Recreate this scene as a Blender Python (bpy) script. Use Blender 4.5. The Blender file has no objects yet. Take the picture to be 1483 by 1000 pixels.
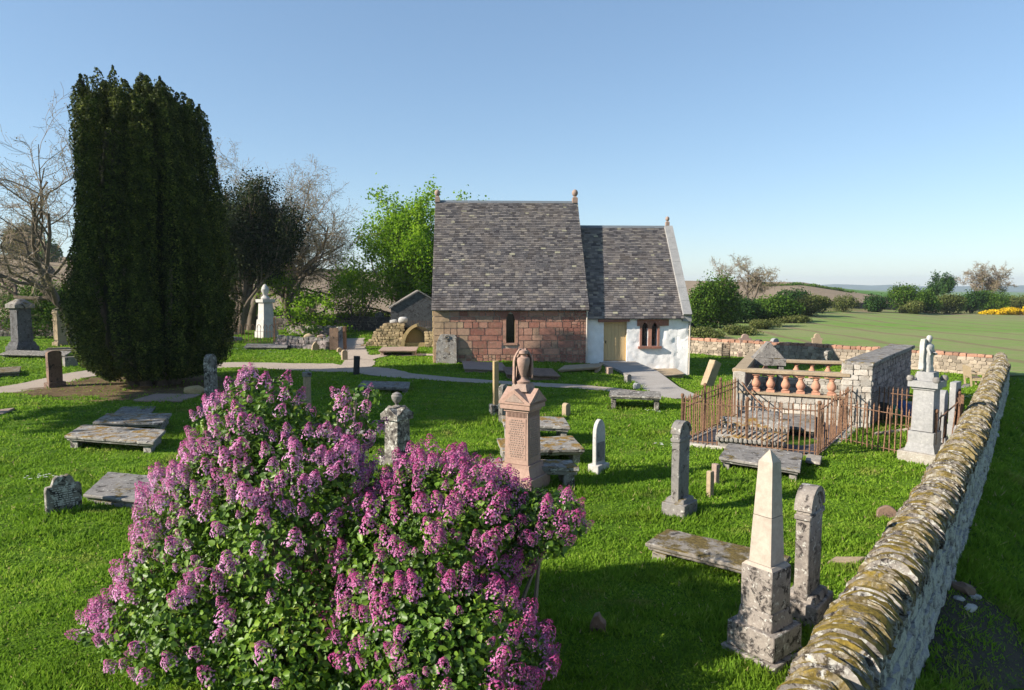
import bpy, bmesh, math, random
import numpy as np
from mathutils import Vector, Matrix, noise as MN
R=math.radians
sc=bpy.context.scene
COL=sc.collection
random.seed(7); rng=np.random.default_rng(11)
H=3.8; PIT=math.atan(.085); CP,SP=math.cos(PIT),math.sin(PIT)
SUN_AZ=R(19); SUN_EL=R(28.5)          # light travels +x and a little +y
# ------------------------------------------------------------------ terrain
def S(t): 
    t=np.clip(t,0,1); return t*t*(3-2*t)
def lerp_tab(t,xs,ys): return np.interp(t,xs,ys)
WPX=[-1.0,2.05,8.1,10.9,17.4,25.6,27.]; WPY=[.2,4.36,12.1,15.8,24.4,36.,38.]
def wallx(y): return np.interp(y,WPY,WPX)
def groundA(x,y):
    x=np.asarray(x,float); y=np.asarray(y,float)
    z=-.9*S((x-2)/9.5)*S((y-22)/11)
    d=np.hypot(x,y); az=x/np.maximum(y,1)
    crest=lerp_tab(az,[-3,-.75,-.45,-.2,0,.25,.42,.5,.62,1,3],[17,14,13.2,9.5,8,6.8,6.0,2.2,-1.5,-2,-2])
    z=z+np.where(y>0,crest*S((d-66)/230)*S((y-20)/40),0)
    z=z-14*S((d-450)/900)*S((az-.3)/.3)
    z=z+.05*np.sin(x*.9+1.3*np.sin(y*.5))*np.cos(y*.8)*S((d-3)/4)*np.clip(1.5-d/60,0,1)
    dw=(x-wallx(y))*.803; z=z-.6*S((dw-.2)/1.7)*S((31-y)/5)*S((y+3)/4)
    return z
def ground(x,y): return float(groundA(x,y))
def ray(px,py):
    a=(px-741.5)/1000; b=(500-py)/1000
    return Vector((a,CP+b*SP,-SP+b*CP))
def G(px,py,h=0.):
    d=ray(px,py); t=(h-H)/d.z; 
    for i in range(40):
        p=d*t; t=.5*t+.5*(ground(p.x,p.y)+h-H)/d.z
    return Vector((d.x*t,d.y*t,ground(d.x*t,d.y*t)))
def ztop(P,py):
    v=(500-py)/1000
    return H+P.y*(v*CP-SP)/(CP+v*SP)
# ------------------------------------------------------------------ node helpers
class NT:
    def __init__(s,name):
        s.m=bpy.data.materials.new(name); s.m.use_nodes=True; s.t=s.m.node_tree; s.t.nodes.clear()
        s.out=s.n('ShaderNodeOutputMaterial')
    def n(s,ty,**k):
        q=s.t.nodes.new(ty)
        for a,b in k.items(): setattr(q,a,b)
        return q
    def l(s,a,b): s.t.links.new(a,b)
    def put(s,sock,v):
        if isinstance(v,bpy.types.NodeSocket): s.l(v,sock)
        elif isinstance(v,(tuple,list)) and len(v)==3 and len(sock.default_value)==4: sock.default_value=(*v,1)
        else: sock.default_value=v
    def mix(s,f,a,b,bt='MIX'):
        q=s.n('ShaderNodeMix',data_type='RGBA',blend_type=bt); s.put(q.inputs[0],f); s.put(q.inputs[6],a); s.put(q.inputs[7],b); return q.outputs[2]
    def math(s,op,a,b=0.,clamp=False):
        q=s.n('ShaderNodeMath',operation=op,use_clamp=clamp); s.put(q.inputs[0],a); s.put(q.inputs[1],b); return q.outputs[0]
    def noise(s,vec,scale,detail=4,rough=.6,dist=0.):
        q=s.n('ShaderNodeTexNoise'); s.l(vec,q.inputs['Vector']); q.inputs['Scale'].default_value=scale; q.inputs['Detail'].default_value=detail; q.inputs['Roughness'].default_value=rough; q.inputs['Distortion'].default_value=dist; return q.outputs['Fac']
    def vor(s,vec,scale,feat='F1',out='Distance'):
        q=s.n('ShaderNodeTexVoronoi',feature=feat); s.l(vec,q.inputs['Vector']); q.inputs['Scale'].default_value=scale; return q.outputs[out]
    def ramp(s,f,stops,interp='LINEAR'):
        q=s.n('ShaderNodeValToRGB'); e=q.color_ramp.elements; q.color_ramp.interpolation=interp
        while len(e)<len(stops): e.new(.5)
        for i,(p,c) in enumerate(stops):
            e[i].position=p; e[i].color=(*c,1) if isinstance(c,(tuple,list)) else (c,c,c,1)
        s.put(q.inputs[0],f); return q.outputs[0]
    def step(s,f,a,b): # smooth mask 0..1 from a to b
        q=s.n('ShaderNodeMapRange'); q.inputs[1].default_value=a; q.inputs[2].default_value=b; s.put(q.inputs[0],f); return q.outputs[0]
    def attr(s,name='rnd'): return s.n('ShaderNodeAttribute',attribute_name=name)
    def obj(s):
        tc=s.n('ShaderNodeTexCoord'); oi=s.n('ShaderNodeObjectInfo'); q=s.n('ShaderNodeVectorMath',operation='SCALE')
        cb=s.n('ShaderNodeCombineXYZ'); s.l(oi.outputs['Random'],cb.inputs[0]); s.l(oi.outputs['Random'],cb.inputs[2]); s.l(cb.outputs[0],q.inputs[0]); q.inputs['Scale'].default_value=37.
        a=s.n('ShaderNodeVectorMath',operation='ADD'); s.l(tc.outputs['Object'],a.inputs[0]); s.l(q.outputs[0],a.inputs[1]); return a.outputs[0]
    def pos(s): return s.n('ShaderNodeNewGeometry').outputs['Position']
    def nz(s):
        g=s.n('ShaderNodeNewGeometry'); q=s.n('ShaderNodeSeparateXYZ'); s.l(g.outputs['Normal'],q.inputs[0]); return q.outputs[2]
    def bump(s,h,st,dist=.02):
        q=s.n('ShaderNodeBump'); q.inputs['Strength'].default_value=st; q.inputs['Distance'].default_value=dist; s.l(h,q.inputs['Height']); return q.outputs[0]
    def bsdf(s,col,rough=.9,bump=None,spec=.25,metal=0.):
        q=s.n('ShaderNodeBsdfPrincipled'); s.put(q.inputs['Base Color'],col); s.put(q.inputs['Roughness'],rough); q.inputs['Specular IOR Level'].default_value=spec; q.inputs['Metallic'].default_value=metal
        if bump is not None: s.l(bump,q.inputs['Normal'])
        s.l(q.outputs[0],s.out.inputs[0]); return s.m
    def leaf(s,col,trans=.35,rough=.6,spec=.2):
        a=s.n('ShaderNodeBsdfPrincipled'); s.put(a.inputs['Base Color'],col); a.inputs['Roughness'].default_value=rough; a.inputs['Specular IOR Level'].default_value=spec
        b=s.n('ShaderNodeBsdfTranslucent'); s.put(b.inputs[0],col); m=s.n('ShaderNodeMixShader'); m.inputs[0].default_value=trans
        s.l(a.outputs[0],m.inputs[1]); s.l(b.outputs[0],m.inputs[2]); s.l(m.outputs[0],s.out.inputs[0]); return s.m
def stone(name,c1,c2,dark=.35,white=.25,moss=.0,mosscol=(.17,.12,.03),bs=.5,sc_=1.,darkc=(.035,.03,.028),attr=0.):
    t=NT(name); v=t.obj()
    n1=t.noise(v,2.2*sc_,5,.65); n2=t.noise(v,17*sc_,6,.7)
    col=t.mix(t.step(n1,.35,.65),c1,c2)
    col=t.mix(t.step(n2,.3,.75),t.mix(.35,col,(0,0,0)),col)
    if attr:
        a=t.attr(); col=t.mix(1,col,t.ramp(a.outputs['Fac'],[(0,1-attr),(1,1+attr*.6)]),'MULTIPLY')
    n3=t.noise(v,5*sc_,7,.75,.6)
    col=t.mix(t.step(n3,.72-dark*.45,.80-dark*.45),col,darkc)
    n4=t.noise(v,9.3*sc_,6,.72,.3)
    col=t.mix(t.step(n4,.74-white*.4,.80-white*.4),col,(.44,.43,.39))
    if moss>0:
        m=t.math('MULTIPLY',t.step(t.nz(),.05,.6),t.step(t.noise(v,3.1,7,.72),.70-moss*.45,.78-moss*.45))
        col=t.mix(m,col,t.mix(t.step(t.noise(v,24,4),.35,.65),mosscol,tuple(q*.35 for q in mosscol)))
    h=t.math('ADD',t.math('MULTIPLY',n2,.5),n3)
    return t.bsdf(col,.92,t.bump(h,bs,.03))
M={}
M['grey']=stone('grey_weathered_stone',(.27,.25,.23),(.20,.19,.18),.42,.35,.35)
M['greymoss']=stone('mossy_grey_stone',(.32,.30,.27),(.24,.22,.2),.44,.44,.46,(.28,.17,.04))
M['mossy']=stone('moss_covered_stone',(.29,.26,.22),(.2,.18,.16),.4,.36,.56,(.15,.11,.035))
M['lichen']=stone('lichen_covered_stone',(.26,.24,.21),(.18,.16,.14),.5,.5,.2)
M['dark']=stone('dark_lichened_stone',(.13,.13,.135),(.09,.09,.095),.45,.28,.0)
M['tan']=stone('tan_sandstone',(.42,.33,.22),(.34,.26,.17),.15,.2,.2)
M['brown']=stone('brown_sandstone',(.27,.18,.13),(.2,.13,.10),.38,.25,.0)
M['pink']=stone('pink_sandstone',(.43,.29,.23),(.37,.24,.19),.02,.02,.0,bs=.25)
M['pinkflat']=stone('pink_flat_stone',(.38,.27,.22),(.32,.24,.2),.1,.2,.2)
M['pale']=stone('pale_marble',(.55,.53,.5),(.42,.41,.39),.22,.2,.0,bs=.25)
M['granite']=stone('grey_granite',(.36,.355,.35),(.28,.28,.28),.15,.3,.1,bs=.2)
M['obelisk']=stone('cream_polished_stone',(.47,.41,.34),(.41,.35,.29),.0,.02,.0,bs=.1,sc_=.7)
M['obbase']=stone('blotched_plinth_stone',(.34,.30,.26),(.23,.2,.18),.45,.42,.0,sc_=1.8)
M['rubble']=stone('pale_rubble_stone',(.42,.35,.27),(.33,.27,.21),.12,.32,.0,sc_=2,attr=.45,darkc=(.12,.09,.07))
M['rubblenear']=stone('lichened_rubble_stone',(.42,.41,.42),(.33,.32,.34),.34,.7,.0,sc_=2.2,attr=.3,bs=.9)
M['copenear']=stone('mossy_cope_stone',(.36,.33,.30),(.24,.21,.19),.52,.52,.72,(.24,.17,.03),attr=.35,bs=1.,sc_=1.5)
M['rubbletan']=stone('golden_rubble_stone',(.52,.40,.24),(.40,.31,.18),.12,.3,.0,sc_=2,attr=.4,darkc=(.14,.1,.06))
M['copered']=stone('red_cope_stone',(.46,.25,.17),(.40,.22,.15),.08,.25,.0,attr=.4)
M['mortar']=stone('lime_mortar',(.55,.46,.37),(.47,.39,.31),.05,.1,.0,bs=.3)
M['darkwall']=stone('dark_rubble',(.2,.17,.15),(.13,.11,.1),.3,.35,.3,sc_=2,attr=.4)
M['baluster']=stone('orange_sandstone',(.54,.29,.19),(.48,.25,.17),.0,.05,.0,bs=.15)
M['whiterub']=stone('limewashed_rubble',(.56,.52,.46),(.42,.37,.31),.20,.42,.0,sc_=2,attr=.35,darkc=(.2,.14,.1))
M['purplerub']=stone('bare_rubble_side',(.34,.28,.27),(.22,.18,.18),.3,.45,.0,sc_=2,attr=.4)
M['archtan']=stone('yellow_sandstone',(.45,.34,.17),(.36,.27,.15),.08,.1,.0,bs=.3)
def m_rust():
    t=NT('rusty_iron'); v=t.pos(); n=t.noise(v,25,4); return t.bsdf(t.mix(t.step(n,.35,.65),(.10,.055,.036),(.24,.135,.08)),.85,t.bump(n,.3))
M['rust']=m_rust()
def m_simple(name,c,rough=.8,var=.15,sc_=8,spec=.25,bs=.15):
    t=NT(name); v=t.obj(); n=t.noise(v,sc_,5,.65); return t.bsdf(t.mix(n,tuple(q*(1-var*1.5) for q in c),tuple(q*(1+var) for q in c)),rough,t.bump(n,bs),spec)
M['wood']=m_simple('weathered_wood',(.36,.28,.18),.8,.2,14)
M['pipe']=m_simple('painted_pipe',(.52,.46,.4),.5,.05)
M['lead']=m_simple('lead_grey',(.14,.16,.18),.5,.15)
M['trunk']=m_simple('tree_bark',(.13,.105,.08),.95,.5,9,.1,.8)
M['twig']=m_simple('pale_twig_bark',(.25,.20,.15),.9,.3,3,.1,.1)
M['black']=m_simple('black_paint',(.02,.02,.022),.6,.2)
M['greenplastic']=m_simple('green_plastic',(.01,.16,.07),.4,.1)
M['blueplastic']=m_simple('blue_plastic',(.04,.09,.25),.4,.1)
def m_glass():
    t=NT('dark_window_glass'); return t.bsdf((.012,.013,.015),.12,None,.5)
M['glass']=m_glass()
def m_harl():
    t=NT('white_limewash'); v=t.obj(); n=t.noise(v,3,6,.7); n2=t.noise(v,22,5,.7)
    c=t.mix(t.step(n,.35,.7),(.70,.68,.66),(.82,.81,.80)); sp=t.n('ShaderNodeSeparateXYZ'); t.l(v,sp.inputs[0])
    return t.bsdf(c,.9,t.bump(t.math('ADD',n,t.math('MULTIPLY',n2,.3)),.5,.04),.15)
M['harl']=m_harl()
def m_ashlar():
    t=NT('red_ashlar'); v=t.obj(); a=t.attr().outputs['Fac']; n=t.noise(v,7,6,.7); n2=t.noise(v,1.3,3)
    c=t.ramp(a,[(0,(.30,.125,.09)),(.3,(.38,.17,.12)),(.55,(.45,.22,.155)),(.8,(.52,.30,.21)),(.93,(.40,.27,.18)),(1,(.55,.40,.24))])
    c=t.mix(t.step(n,.35,.75),t.mix(.4,c,(.05,.03,.03)),c); c=t.mix(t.step(n2,.52,.66),c,t.mix(.35,c,(.18,.14,.09)))
    c=t.mix(t.step(t.noise(v,13,5,.8),.60,.68),c,(.55,.42,.34)); c=t.mix(t.math('MULTIPLY',t.step(t.noise(v,2.6,5,.7),.56,.66),.5),c,(.16,.12,.09))
    return t.bsdf(c,.92,t.bump(n,.5,.03))
M['ashlar']=m_ashlar()
def m_slate():
    t=NT('stone_slate'); v=t.obj(); a=t.attr().outputs['Fac']; n=t.noise(v,16,5,.7); n2=t.noise(v,.8,3)
    c=t.ramp(a,[(0,(.075,.066,.072)),(.25,(.13,.12,.125)),(.5,(.19,.17,.17)),(.75,(.27,.24,.23)),(.93,(.33,.29,.25)),(1,(.46,.43,.31))])
    c=t.mix(t.step(n,.3,.75),t.mix(.45,c,(.03,.03,.035)),c)
    c=t.mix(t.math('MULTIPLY',t.step(n2,.45,.7),.35),c,(.24,.19,.15)); c=t.mix(t.math('MULTIPLY',t.step(t.noise(v,3.5,6,.75),.60,.70),.5),c,(.22,.20,.09))
    return t.bsdf(c,.75,t.bump(n,.5,.02),.3)
M['slate']=m_slate()
def m_plank():
    t=NT('oak_boards'); v=t.obj(); sp=t.n('ShaderNodeMapping'); t.l(v,sp.inputs[0]); sp.inputs['Scale'].default_value=(14,14,1.2); n=t.noise(sp.outputs[0],2.5,5,.6)
    return t.bsdf(t.mix(n,(.42,.29,.13),(.60,.45,.25)),.65,t.bump(n,.2))
M['plank']=m_plank()
def m_grassground():
    t=NT('turf'); v=t.pos(); n=t.noise(v,.35,5,.65); n2=t.noise(v,2.3,6,.7); n3=t.noise(v,25,5,.8); n4=t.noise(v,.9,5,.7)
    c=t.mix(t.step(n,.3,.7),(.10,.20,.014),(.15,.28,.02)); c=t.mix(t.step(n2,.3,.7),t.mix(.4,c,(.02,.05,.008)),c)
    c=t.mix(t.step(n3,.3,.7),t.mix(.5,c,(.015,.03,.006)),c); c=t.mix(t.math('MULTIPLY',t.step(n4,.60,.72),.6),c,(.20,.15,.06))
    return t.bsdf(c,.95,t.bump(t.math('ADD',n3,t.math('MULTIPLY',n2,1.5)),.9,.05),.1)
M['turf']=m_grassground()
def m_blade():
    t=NT('grass_blade'); a=t.attr().outputs['Fac']; v=t.pos(); n=t.noise(v,.5,5,.7); 
    c=t.ramp(a,[(0,(.10,.20,.012)),(.5,(.175,.31,.025)),(.85,(.29,.42,.045)),(.96,(.38,.47,.09)),(1,(.42,.36,.16))])
    c=t.mix(t.math('MULTIPLY',t.step(n,.52,.66),.6),c,t.mix(.6,c,(.15,.19,.02)))
    n4=t.noise(v,.7,6,.75); c=t.mix(t.math('MULTIPLY',t.step(n4,.55,.68),.65),c,(.27,.22,.08)); c=t.mix(t.math('MULTIPLY',t.step(t.noise(v,1.9,5,.7),.52,.64),.5),c,(.05,.13,.015))
    return t.leaf(c,.45,.7,.1)
M['blade']=m_blade()
def m_ground(name,c1,c2,s1,s2,bs=.6,c3=None,dist=.03):
    t=NT(name); v=t.pos(); n=t.noise(v,s1,6,.7); n2=t.noise(v,s2,5,.75)
    c=t.mix(t.step(n,.35,.65),c1,c2); c=t.mix(t.step(n2,.3,.7),t.mix(.45,c,(.02,.02,.015)),c)
    if c3: c=t.mix(t.step(t.noise(v,s1*3.1,4,.7),.58,.68),c,c3)
    return t.bsdf(c,.95,t.bump(n2,bs,dist),.1)
M['gravel']=m_ground('pale_gravel',(.48,.40,.33),(.42,.35,.29),1.2,40,.7)
M['concrete']=m_ground('pale_concrete',(.42,.39,.36),(.36,.33,.30),1.,30,.2)
M['soil']=m_ground('bare_soil',(.10,.065,.035),(.17,.12,.06),1.5,12,.8,(.24,.19,.09))
M['dirt']=m_ground('shaded_dirt',(.08,.065,.05),(.05,.045,.035),2,14,.8,(.06,.10,.02))  # dirt, darkened so its colour carries the shade outside the wall
M['gravedirt']=m_ground('slate_chips',(.14,.14,.16),(.1,.1,.12),3,25,1)
M['plough']=m_ground('ploughed_soil',(.34,.26,.18),(.29,.22,.15),.05,1.6,1,(.22,.20,.10),.3)
M['rough']=m_ground('rough_grassland',(.16,.19,.05),(.28,.23,.11),.12,1.8,1,(.09,.14,.03),.3)
M['greenhill']=m_ground('green_hill_crop',(.09,.19,.03),(.10,.21,.035),.02,.8,.4)
M['farblue']=m_ground('distant_land',(.13,.19,.18),(.12,.17,.16),.002,.01,.2)
def m_crop():
    t=NT('young_crop'); v=t.pos(); mp=t.n('ShaderNodeMapping'); t.l(v,mp.inputs[0]); mp.inputs['Rotation'].default_value=(0,0,R(-28)); mp.inputs['Scale'].default_value=(.6,6.,1)
    n0=t.noise(mp.outputs[0],.55,4,.7); n=t.noise(v,.045,5,.65,.8); n2=t.noise(v,3,5,.8)
    w=t.n('ShaderNodeTexWave',wave_type='BANDS',bands_direction='X'); t.l(v,w.inputs[0]); w.inputs['Scale'].default_value=.055; w.inputs['Distortion'].default_value=3.; w.inputs['Detail'].default_value=2
    c=t.mix(t.step(n,.36,.62),(.12,.26,.03),(.19,.25,.08)); c=t.mix(t.math('MULTIPLY',t.step(n0,.46,.6),.7),c,(.27,.20,.13))
    c=t.mix(t.math('MULTIPLY',t.step(w.outputs['Fac'],.90,1.),.75),c,(.19,.13,.085))
    sp=t.n('ShaderNodeSeparateXYZ'); t.l(v,sp.inputs[0]); fe=t.math('ADD',sp.outputs[1],t.math('MULTIPLY',t.noise(v,.05,4,.6),26)); c=t.mix(t.math('MULTIPLY',t.step(fe,118,132),t.step(t.noise(v,.09,5,.7),.45,.55)),c,(.24,.17,.12))
    c=t.mix(t.step(n2,.3,.7),t.mix(.3,c,(.04,.05,.02)),c)
    return t.bsdf(c,.95,t.bump(n2,.6,.1),.1)
M['crop']=m_crop()
def m_leaf(name,stops,trans=.35,var=(.4,1.),rough=.7,spec=.1,patch=None):
    t=NT(name); a=t.attr().outputs['Fac']; c=t.ramp(a,stops)
    return t.leaf(c,trans,rough,spec)
M['yewleaf']=m_leaf('yew_foliage',[(0,(.012,.02,.005)),(.45,(.042,.06,.012)),(.75,(.12,.145,.026)),(1,(.25,.26,.05))],.15)
M['yewgold']=m_leaf('golden_yew_foliage',[(0,(.012,.02,.007)),(.6,(.022,.036,.01)),(.93,(.07,.08,.015)),(1,(.22,.16,.02))],.15)
M['spring']=m_leaf('spring_leaves',[(0,(.07,.16,.008)),(.5,(.17,.31,.014)),(1,(.34,.48,.04))],.5)
M['midleaf']=m_leaf('green_leaves',[(0,(.03,.075,.008)),(.5,(.07,.14,.014)),(1,(.14,.21,.03))],.35)
M['olive']=m_leaf('olive_leaves',[(0,(.06,.08,.02)),(.5,(.11,.135,.035)),(1,(.20,.19,.07))],.35)
M['darkleaf']=m_leaf('dark_leaves',[(0,(.015,.04,.01)),(.5,(.03,.075,.015)),(1,(.06,.11,.02))],.25)
M['bud']=m_leaf('budding_leaves',[(0,(.16,.15,.06)),(.5,(.24,.20,.09)),(1,(.33,.27,.14))],.3)
M['gorse']=m_leaf('gorse_flowers',[(0,(.08,.11,.02)),(.3,(.5,.33,.01)),(1,(.8,.55,.02))],.2)
M['lilacleaf']=m_leaf('lilac_leaves',[(0,(.03,.07,.01)),(.5,(.10,.20,.016)),(.85,(.20,.32,.03)),(1,(.34,.40,.06))],.35,spec=.4,rough=.45)
M['white']=m_simple('white_petals',(.8,.8,.78),.6,.05)
def m_flower(name,lo,hi,deep):
    t=NT(name); a=t.attr('tone').outputs['Fac']; oi=t.n('ShaderNodeObjectInfo').outputs['Random']; r=t.attr('rnd').outputs['Fac']
    c=t.mix(t.step(a,.0,1.),lo,deep); c=t.mix(t.math('MULTIPLY',r,.7),c,t.mix(t.step(a,.3,1.),hi,lo))
    c=t.mix(t.math('MULTIPLY',t.math('SUBTRACT',oi,.35,True),.9),c,t.mix(.5,c,deep))
    return t.leaf(c,.3,.6,.15)
M['lilacpale']=m_flower('pale_mauve_petals',(.58,.22,.50),(.92,.64,.88),(.38,.035,.16))
M['lilacdeep']=m_flower('deep_pink_petals',(.52,.13,.38),(.86,.48,.74),(.34,.02,.11))
# ------------------------------------------------------------------ mesh helpers
def fast_mesh(name,V,F,rnd=None,mats=(),extra=None):
    V=np.ascontiguousarray(V,dtype=np.float32); F=np.ascontiguousarray(F,dtype=np.int32)
    me=bpy.data.meshes.new(name); nf,k=F.shape
    me.vertices.add(len(V)); me.vertices.foreach_set('co',V.ravel())
    me.loops.add(nf*k); me.loops.foreach_set('vertex_index',F.ravel())
    me.polygons.add(nf); me.polygons.foreach_set('loop_start',np.arange(0,nf*k,k,dtype=np.int32)); me.polygons.foreach_set('loop_total',np.full(nf,k,dtype=np.int32))
    me.update(calc_edges=True)
    for nm,arr in (('rnd',rnd),)+(tuple(extra) if extra else ()):
        if arr is not None:
            at=me.attributes.new(nm,'FLOAT','FACE'); at.data.foreach_set('value',np.ascontiguousarray(arr,dtype=np.float32))
    for m in mats: me.materials.append(m)
    return me
def link(name,me,parent=None):
    o=bpy.data.objects.new(name,me); COL.objects.link(o)
    if parent: o.parent=parent
    return o
def tag(o,label=None,cat=None,group=None,kind=None):
    if label: o['label']=label
    if cat: o['category']=cat
    if group: o['group']=group
    if kind: o['kind']=kind
    return o
def thing(name,label,cat,loc,rz=0.,group=None):
    o=bpy.data.objects.new(name,None); COL.objects.link(o); o.empty_display_size=.2; o.location=loc; o.rotation_euler=(0,0,rz)
    return tag(o,label,cat,group)
class MB:
    """collects shapes for ONE mesh object"""
    def __init__(s): s.bm=bmesh.new(); s.lay=s.bm.faces.layers.float.new('rnd')
    def _fin(s,vs,mat,rnd):
        if mat is not None:
            for v in vs: v.co=mat@v.co
        r=random.random() if rnd is None else rnd
        fs=set()
        for v in vs: fs.update(v.link_faces)
        for f in fs: f[s.lay]=r
    def box(s,c,d,rot=None,taper=1.,tz=None,rnd=None,jit=0.):
        x,y,z=[q/2 for q in d]; vs=[]
        for k,(sx,sy,sz) in enumerate([(-1,-1,-1),(1,-1,-1),(1,1,-1),(-1,1,-1),(-1,-1,1),(1,-1,1),(1,1,1),(-1,1,1)]):
            q=taper if sz>0 else 1.; qx,qy=(q,q) if not isinstance(q,tuple) else q
            vs.append(s.bm.verts.new(Vector((sx*x*qx+random.uniform(-jit,jit),sy*y*qy+random.uniform(-jit,jit),sz*z+random.uniform(-jit,jit)))))
        for f in ((0,3,2,1),(4,5,6,7),(0,1,5,4),(1,2,6,5),(2,3,7,6),(3,0,4,7)): s.bm.faces.new([vs[i] for i in f])
        m=Matrix.Translation(c)
        if rot is not None: m=m@rot
        s._fin(vs,m,rnd); return s
    def prism(s,pts,y0,y1,mat=None,rnd=None):  # outline in XZ extruded over Y
        a=[s.bm.verts.new((p[0],y0,p[1])) for p in pts]; b=[s.bm.verts.new((p[0],y1,p[1])) for p in pts]; n=len(pts)
        s.bm.faces.new(a); s.bm.faces.new(b[::-1])
        for i in range(n): s.bm.faces.new([a[i],b[i],b[(i+1)%n],a[(i+1)%n]])
        s._fin(a+b,mat,rnd); return s
    def lathe(s,prof,n=16,mat=None,sq=False,rnd=None):
        rings=[]
        for r,z in prof:
            rings.append([s.bm.verts.new((r*math.cos(2*math.pi*(i+.5)/n)*(1.41 if sq else 1),r*math.sin(2*math.pi*(i+.5)/n)*(1.41 if sq else 1),z)) for i in range(n)])
        for a,b in zip(rings,rings[1:]):
            for i in range(n): s.bm.faces.new([a[i],a[(i+1)%n],b[(i+1)%n],b[i]])
        s.bm.faces.new(rings[0][::-1]); s.bm.faces.new(rings[-1])
        s._fin([v for r_ in rings for v in r_],mat,rnd); return s
    def tube(s,pts,rad,n=6,rnd=None):
        pts=[Vector(p) for p in pts]; rings=[]
        if not isinstance(rad,(list,tuple)): rad=[rad]*len(pts)
        for i,p in enumerate(pts):
            d=(pts[min(i+1,len(pts)-1)]-pts[max(i-1,0)]).normalized(); a=d.orthogonal().normalized(); b=d.cross(a)
            rings.append([s.bm.verts.new(p+rad[i]*(a*math.cos(2*math.pi*k/n)+b*math.sin(2*math.pi*k/n))) for k in range(n)])
        for a,b in zip(rings,rings[1:]):
            for k in range(n):
                best=[a[k],a[(k+1)%n],b[(k+1)%n],b[k]]; s.bm.faces.new(best)
        s.bm.faces.new(rings[0][::-1]); s.bm.faces.new(rings[-1])
        s._fin([v for r_ in rings for v in r_],None,rnd); return s
    def blob(s,c,d,jit=.12,rot=None,rnd=None,sub=2,seed=0):
        r=bmesh.ops.create_icosphere(s.bm,subdivisions=sub,radius=.5)['verts']
        for v in r:
            n=v.co.normalized(); q=1+jit*2*(MN.noise(n*1.7+Vector((seed*3.1,seed,1))))
            co=v.co*q; v.co=Vector([math.copysign(abs(a*2)**.75/2,a) for a in co])
            v.co=Vector((v.co.x*d[0],v.co.y*d[1],v.co.z*d[2]))
        m=Matrix.Translation(c)
        if rot is not None: m=m@rot
        s._fin(r,m,rnd); return s
    def rough(s,cell=.12,amp=.008,freq=5.):
        for it in range(3):
            es=[e for e in s.bm.edges if e.calc_length()>cell*1.6]
            if not es: break
            bmesh.ops.subdivide_edges(s.bm,edges=es,cuts=1,use_grid_fill=True)
        s.bm.normal_update(); o=Vector((random.random()*50,random.random()*50,3))
        for v in s.bm.verts:
            q=MN.noise_vector(v.co*freq+o)*amp+MN.noise_vector(v.co*freq*3+o)*amp*.5
            v.co+=q
        return s
    def build(s,name,mat,parent=None,bev=0.,smooth=True,ang=40,seg=1):
        if bev>0:
            es=[e for e in s.bm.edges if len(e.link_faces)==2 and e.calc_face_angle(0)>R(30)]
            bmesh.ops.bevel(s.bm,geom=es,offset=bev,segments=seg,affect='EDGES',profile=.6,clamp_overlap=True)
        bmesh.ops.recalc_face_normals(s.bm,faces=s.bm.faces)
        me=bpy.data.meshes.new(name); s.bm.to_mesh(me); s.bm.free(); me.materials.append(mat)
        if smooth:
            me.polygons.foreach_set('use_smooth',[True]*len(me.polygons)); me.set_sharp_from_angle(angle=R(ang))
        return link(name,me,parent)
RX=lambda a: Matrix.Rotation(a,4,'X'); RY=lambda a: Matrix.Rotation(a,4,'Y'); RZ=lambda a: Matrix.Rotation(a,4,'Z'); T=Matrix.Translation
# batch of little rounded stones (numpy), used for every rubble wall
def _stone_tpl(nx=2,ny=2,nz=2,e=.25):
    ns=(nx,ny,nz); V=[];idx={};F=[]
    def vid(i,j,k):
        if (i,j,k) not in idx: idx[(i,j,k)]=len(V); V.append([2*i/nx-1,2*j/ny-1,2*k/nz-1])
        return idx[(i,j,k)]
    for ax in range(3):
        o=[q for q in range(3) if q!=ax]
        for sg in (0,ns[ax]):
            for i in range(ns[o[0]]):
                for j in range(ns[o[1]]):
                    q=[]
                    for (a,b) in ((i,j),(i+1,j),(i+1,j+1),(i,j+1)):
                        c=[a,b]; c.insert(ax,sg); q.append(vid(*c))
                    if (sg==0)!=(ax==1): q=q[::-1]
                    F.append(q)
    V=np.array(V,float); A=np.abs(V); m=np.sort(A,1); V=V*(1-e*.5*(m[:,1]**3+m[:,0]**3*m[:,1])*.6)[:,None]
    return V,np.array(F)
TPL={'block':_stone_tpl(2,2,2,.22),'ashlar':_stone_tpl(3,1,3,.07),'edge':_stone_tpl(1,8,3,.12)}
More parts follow.
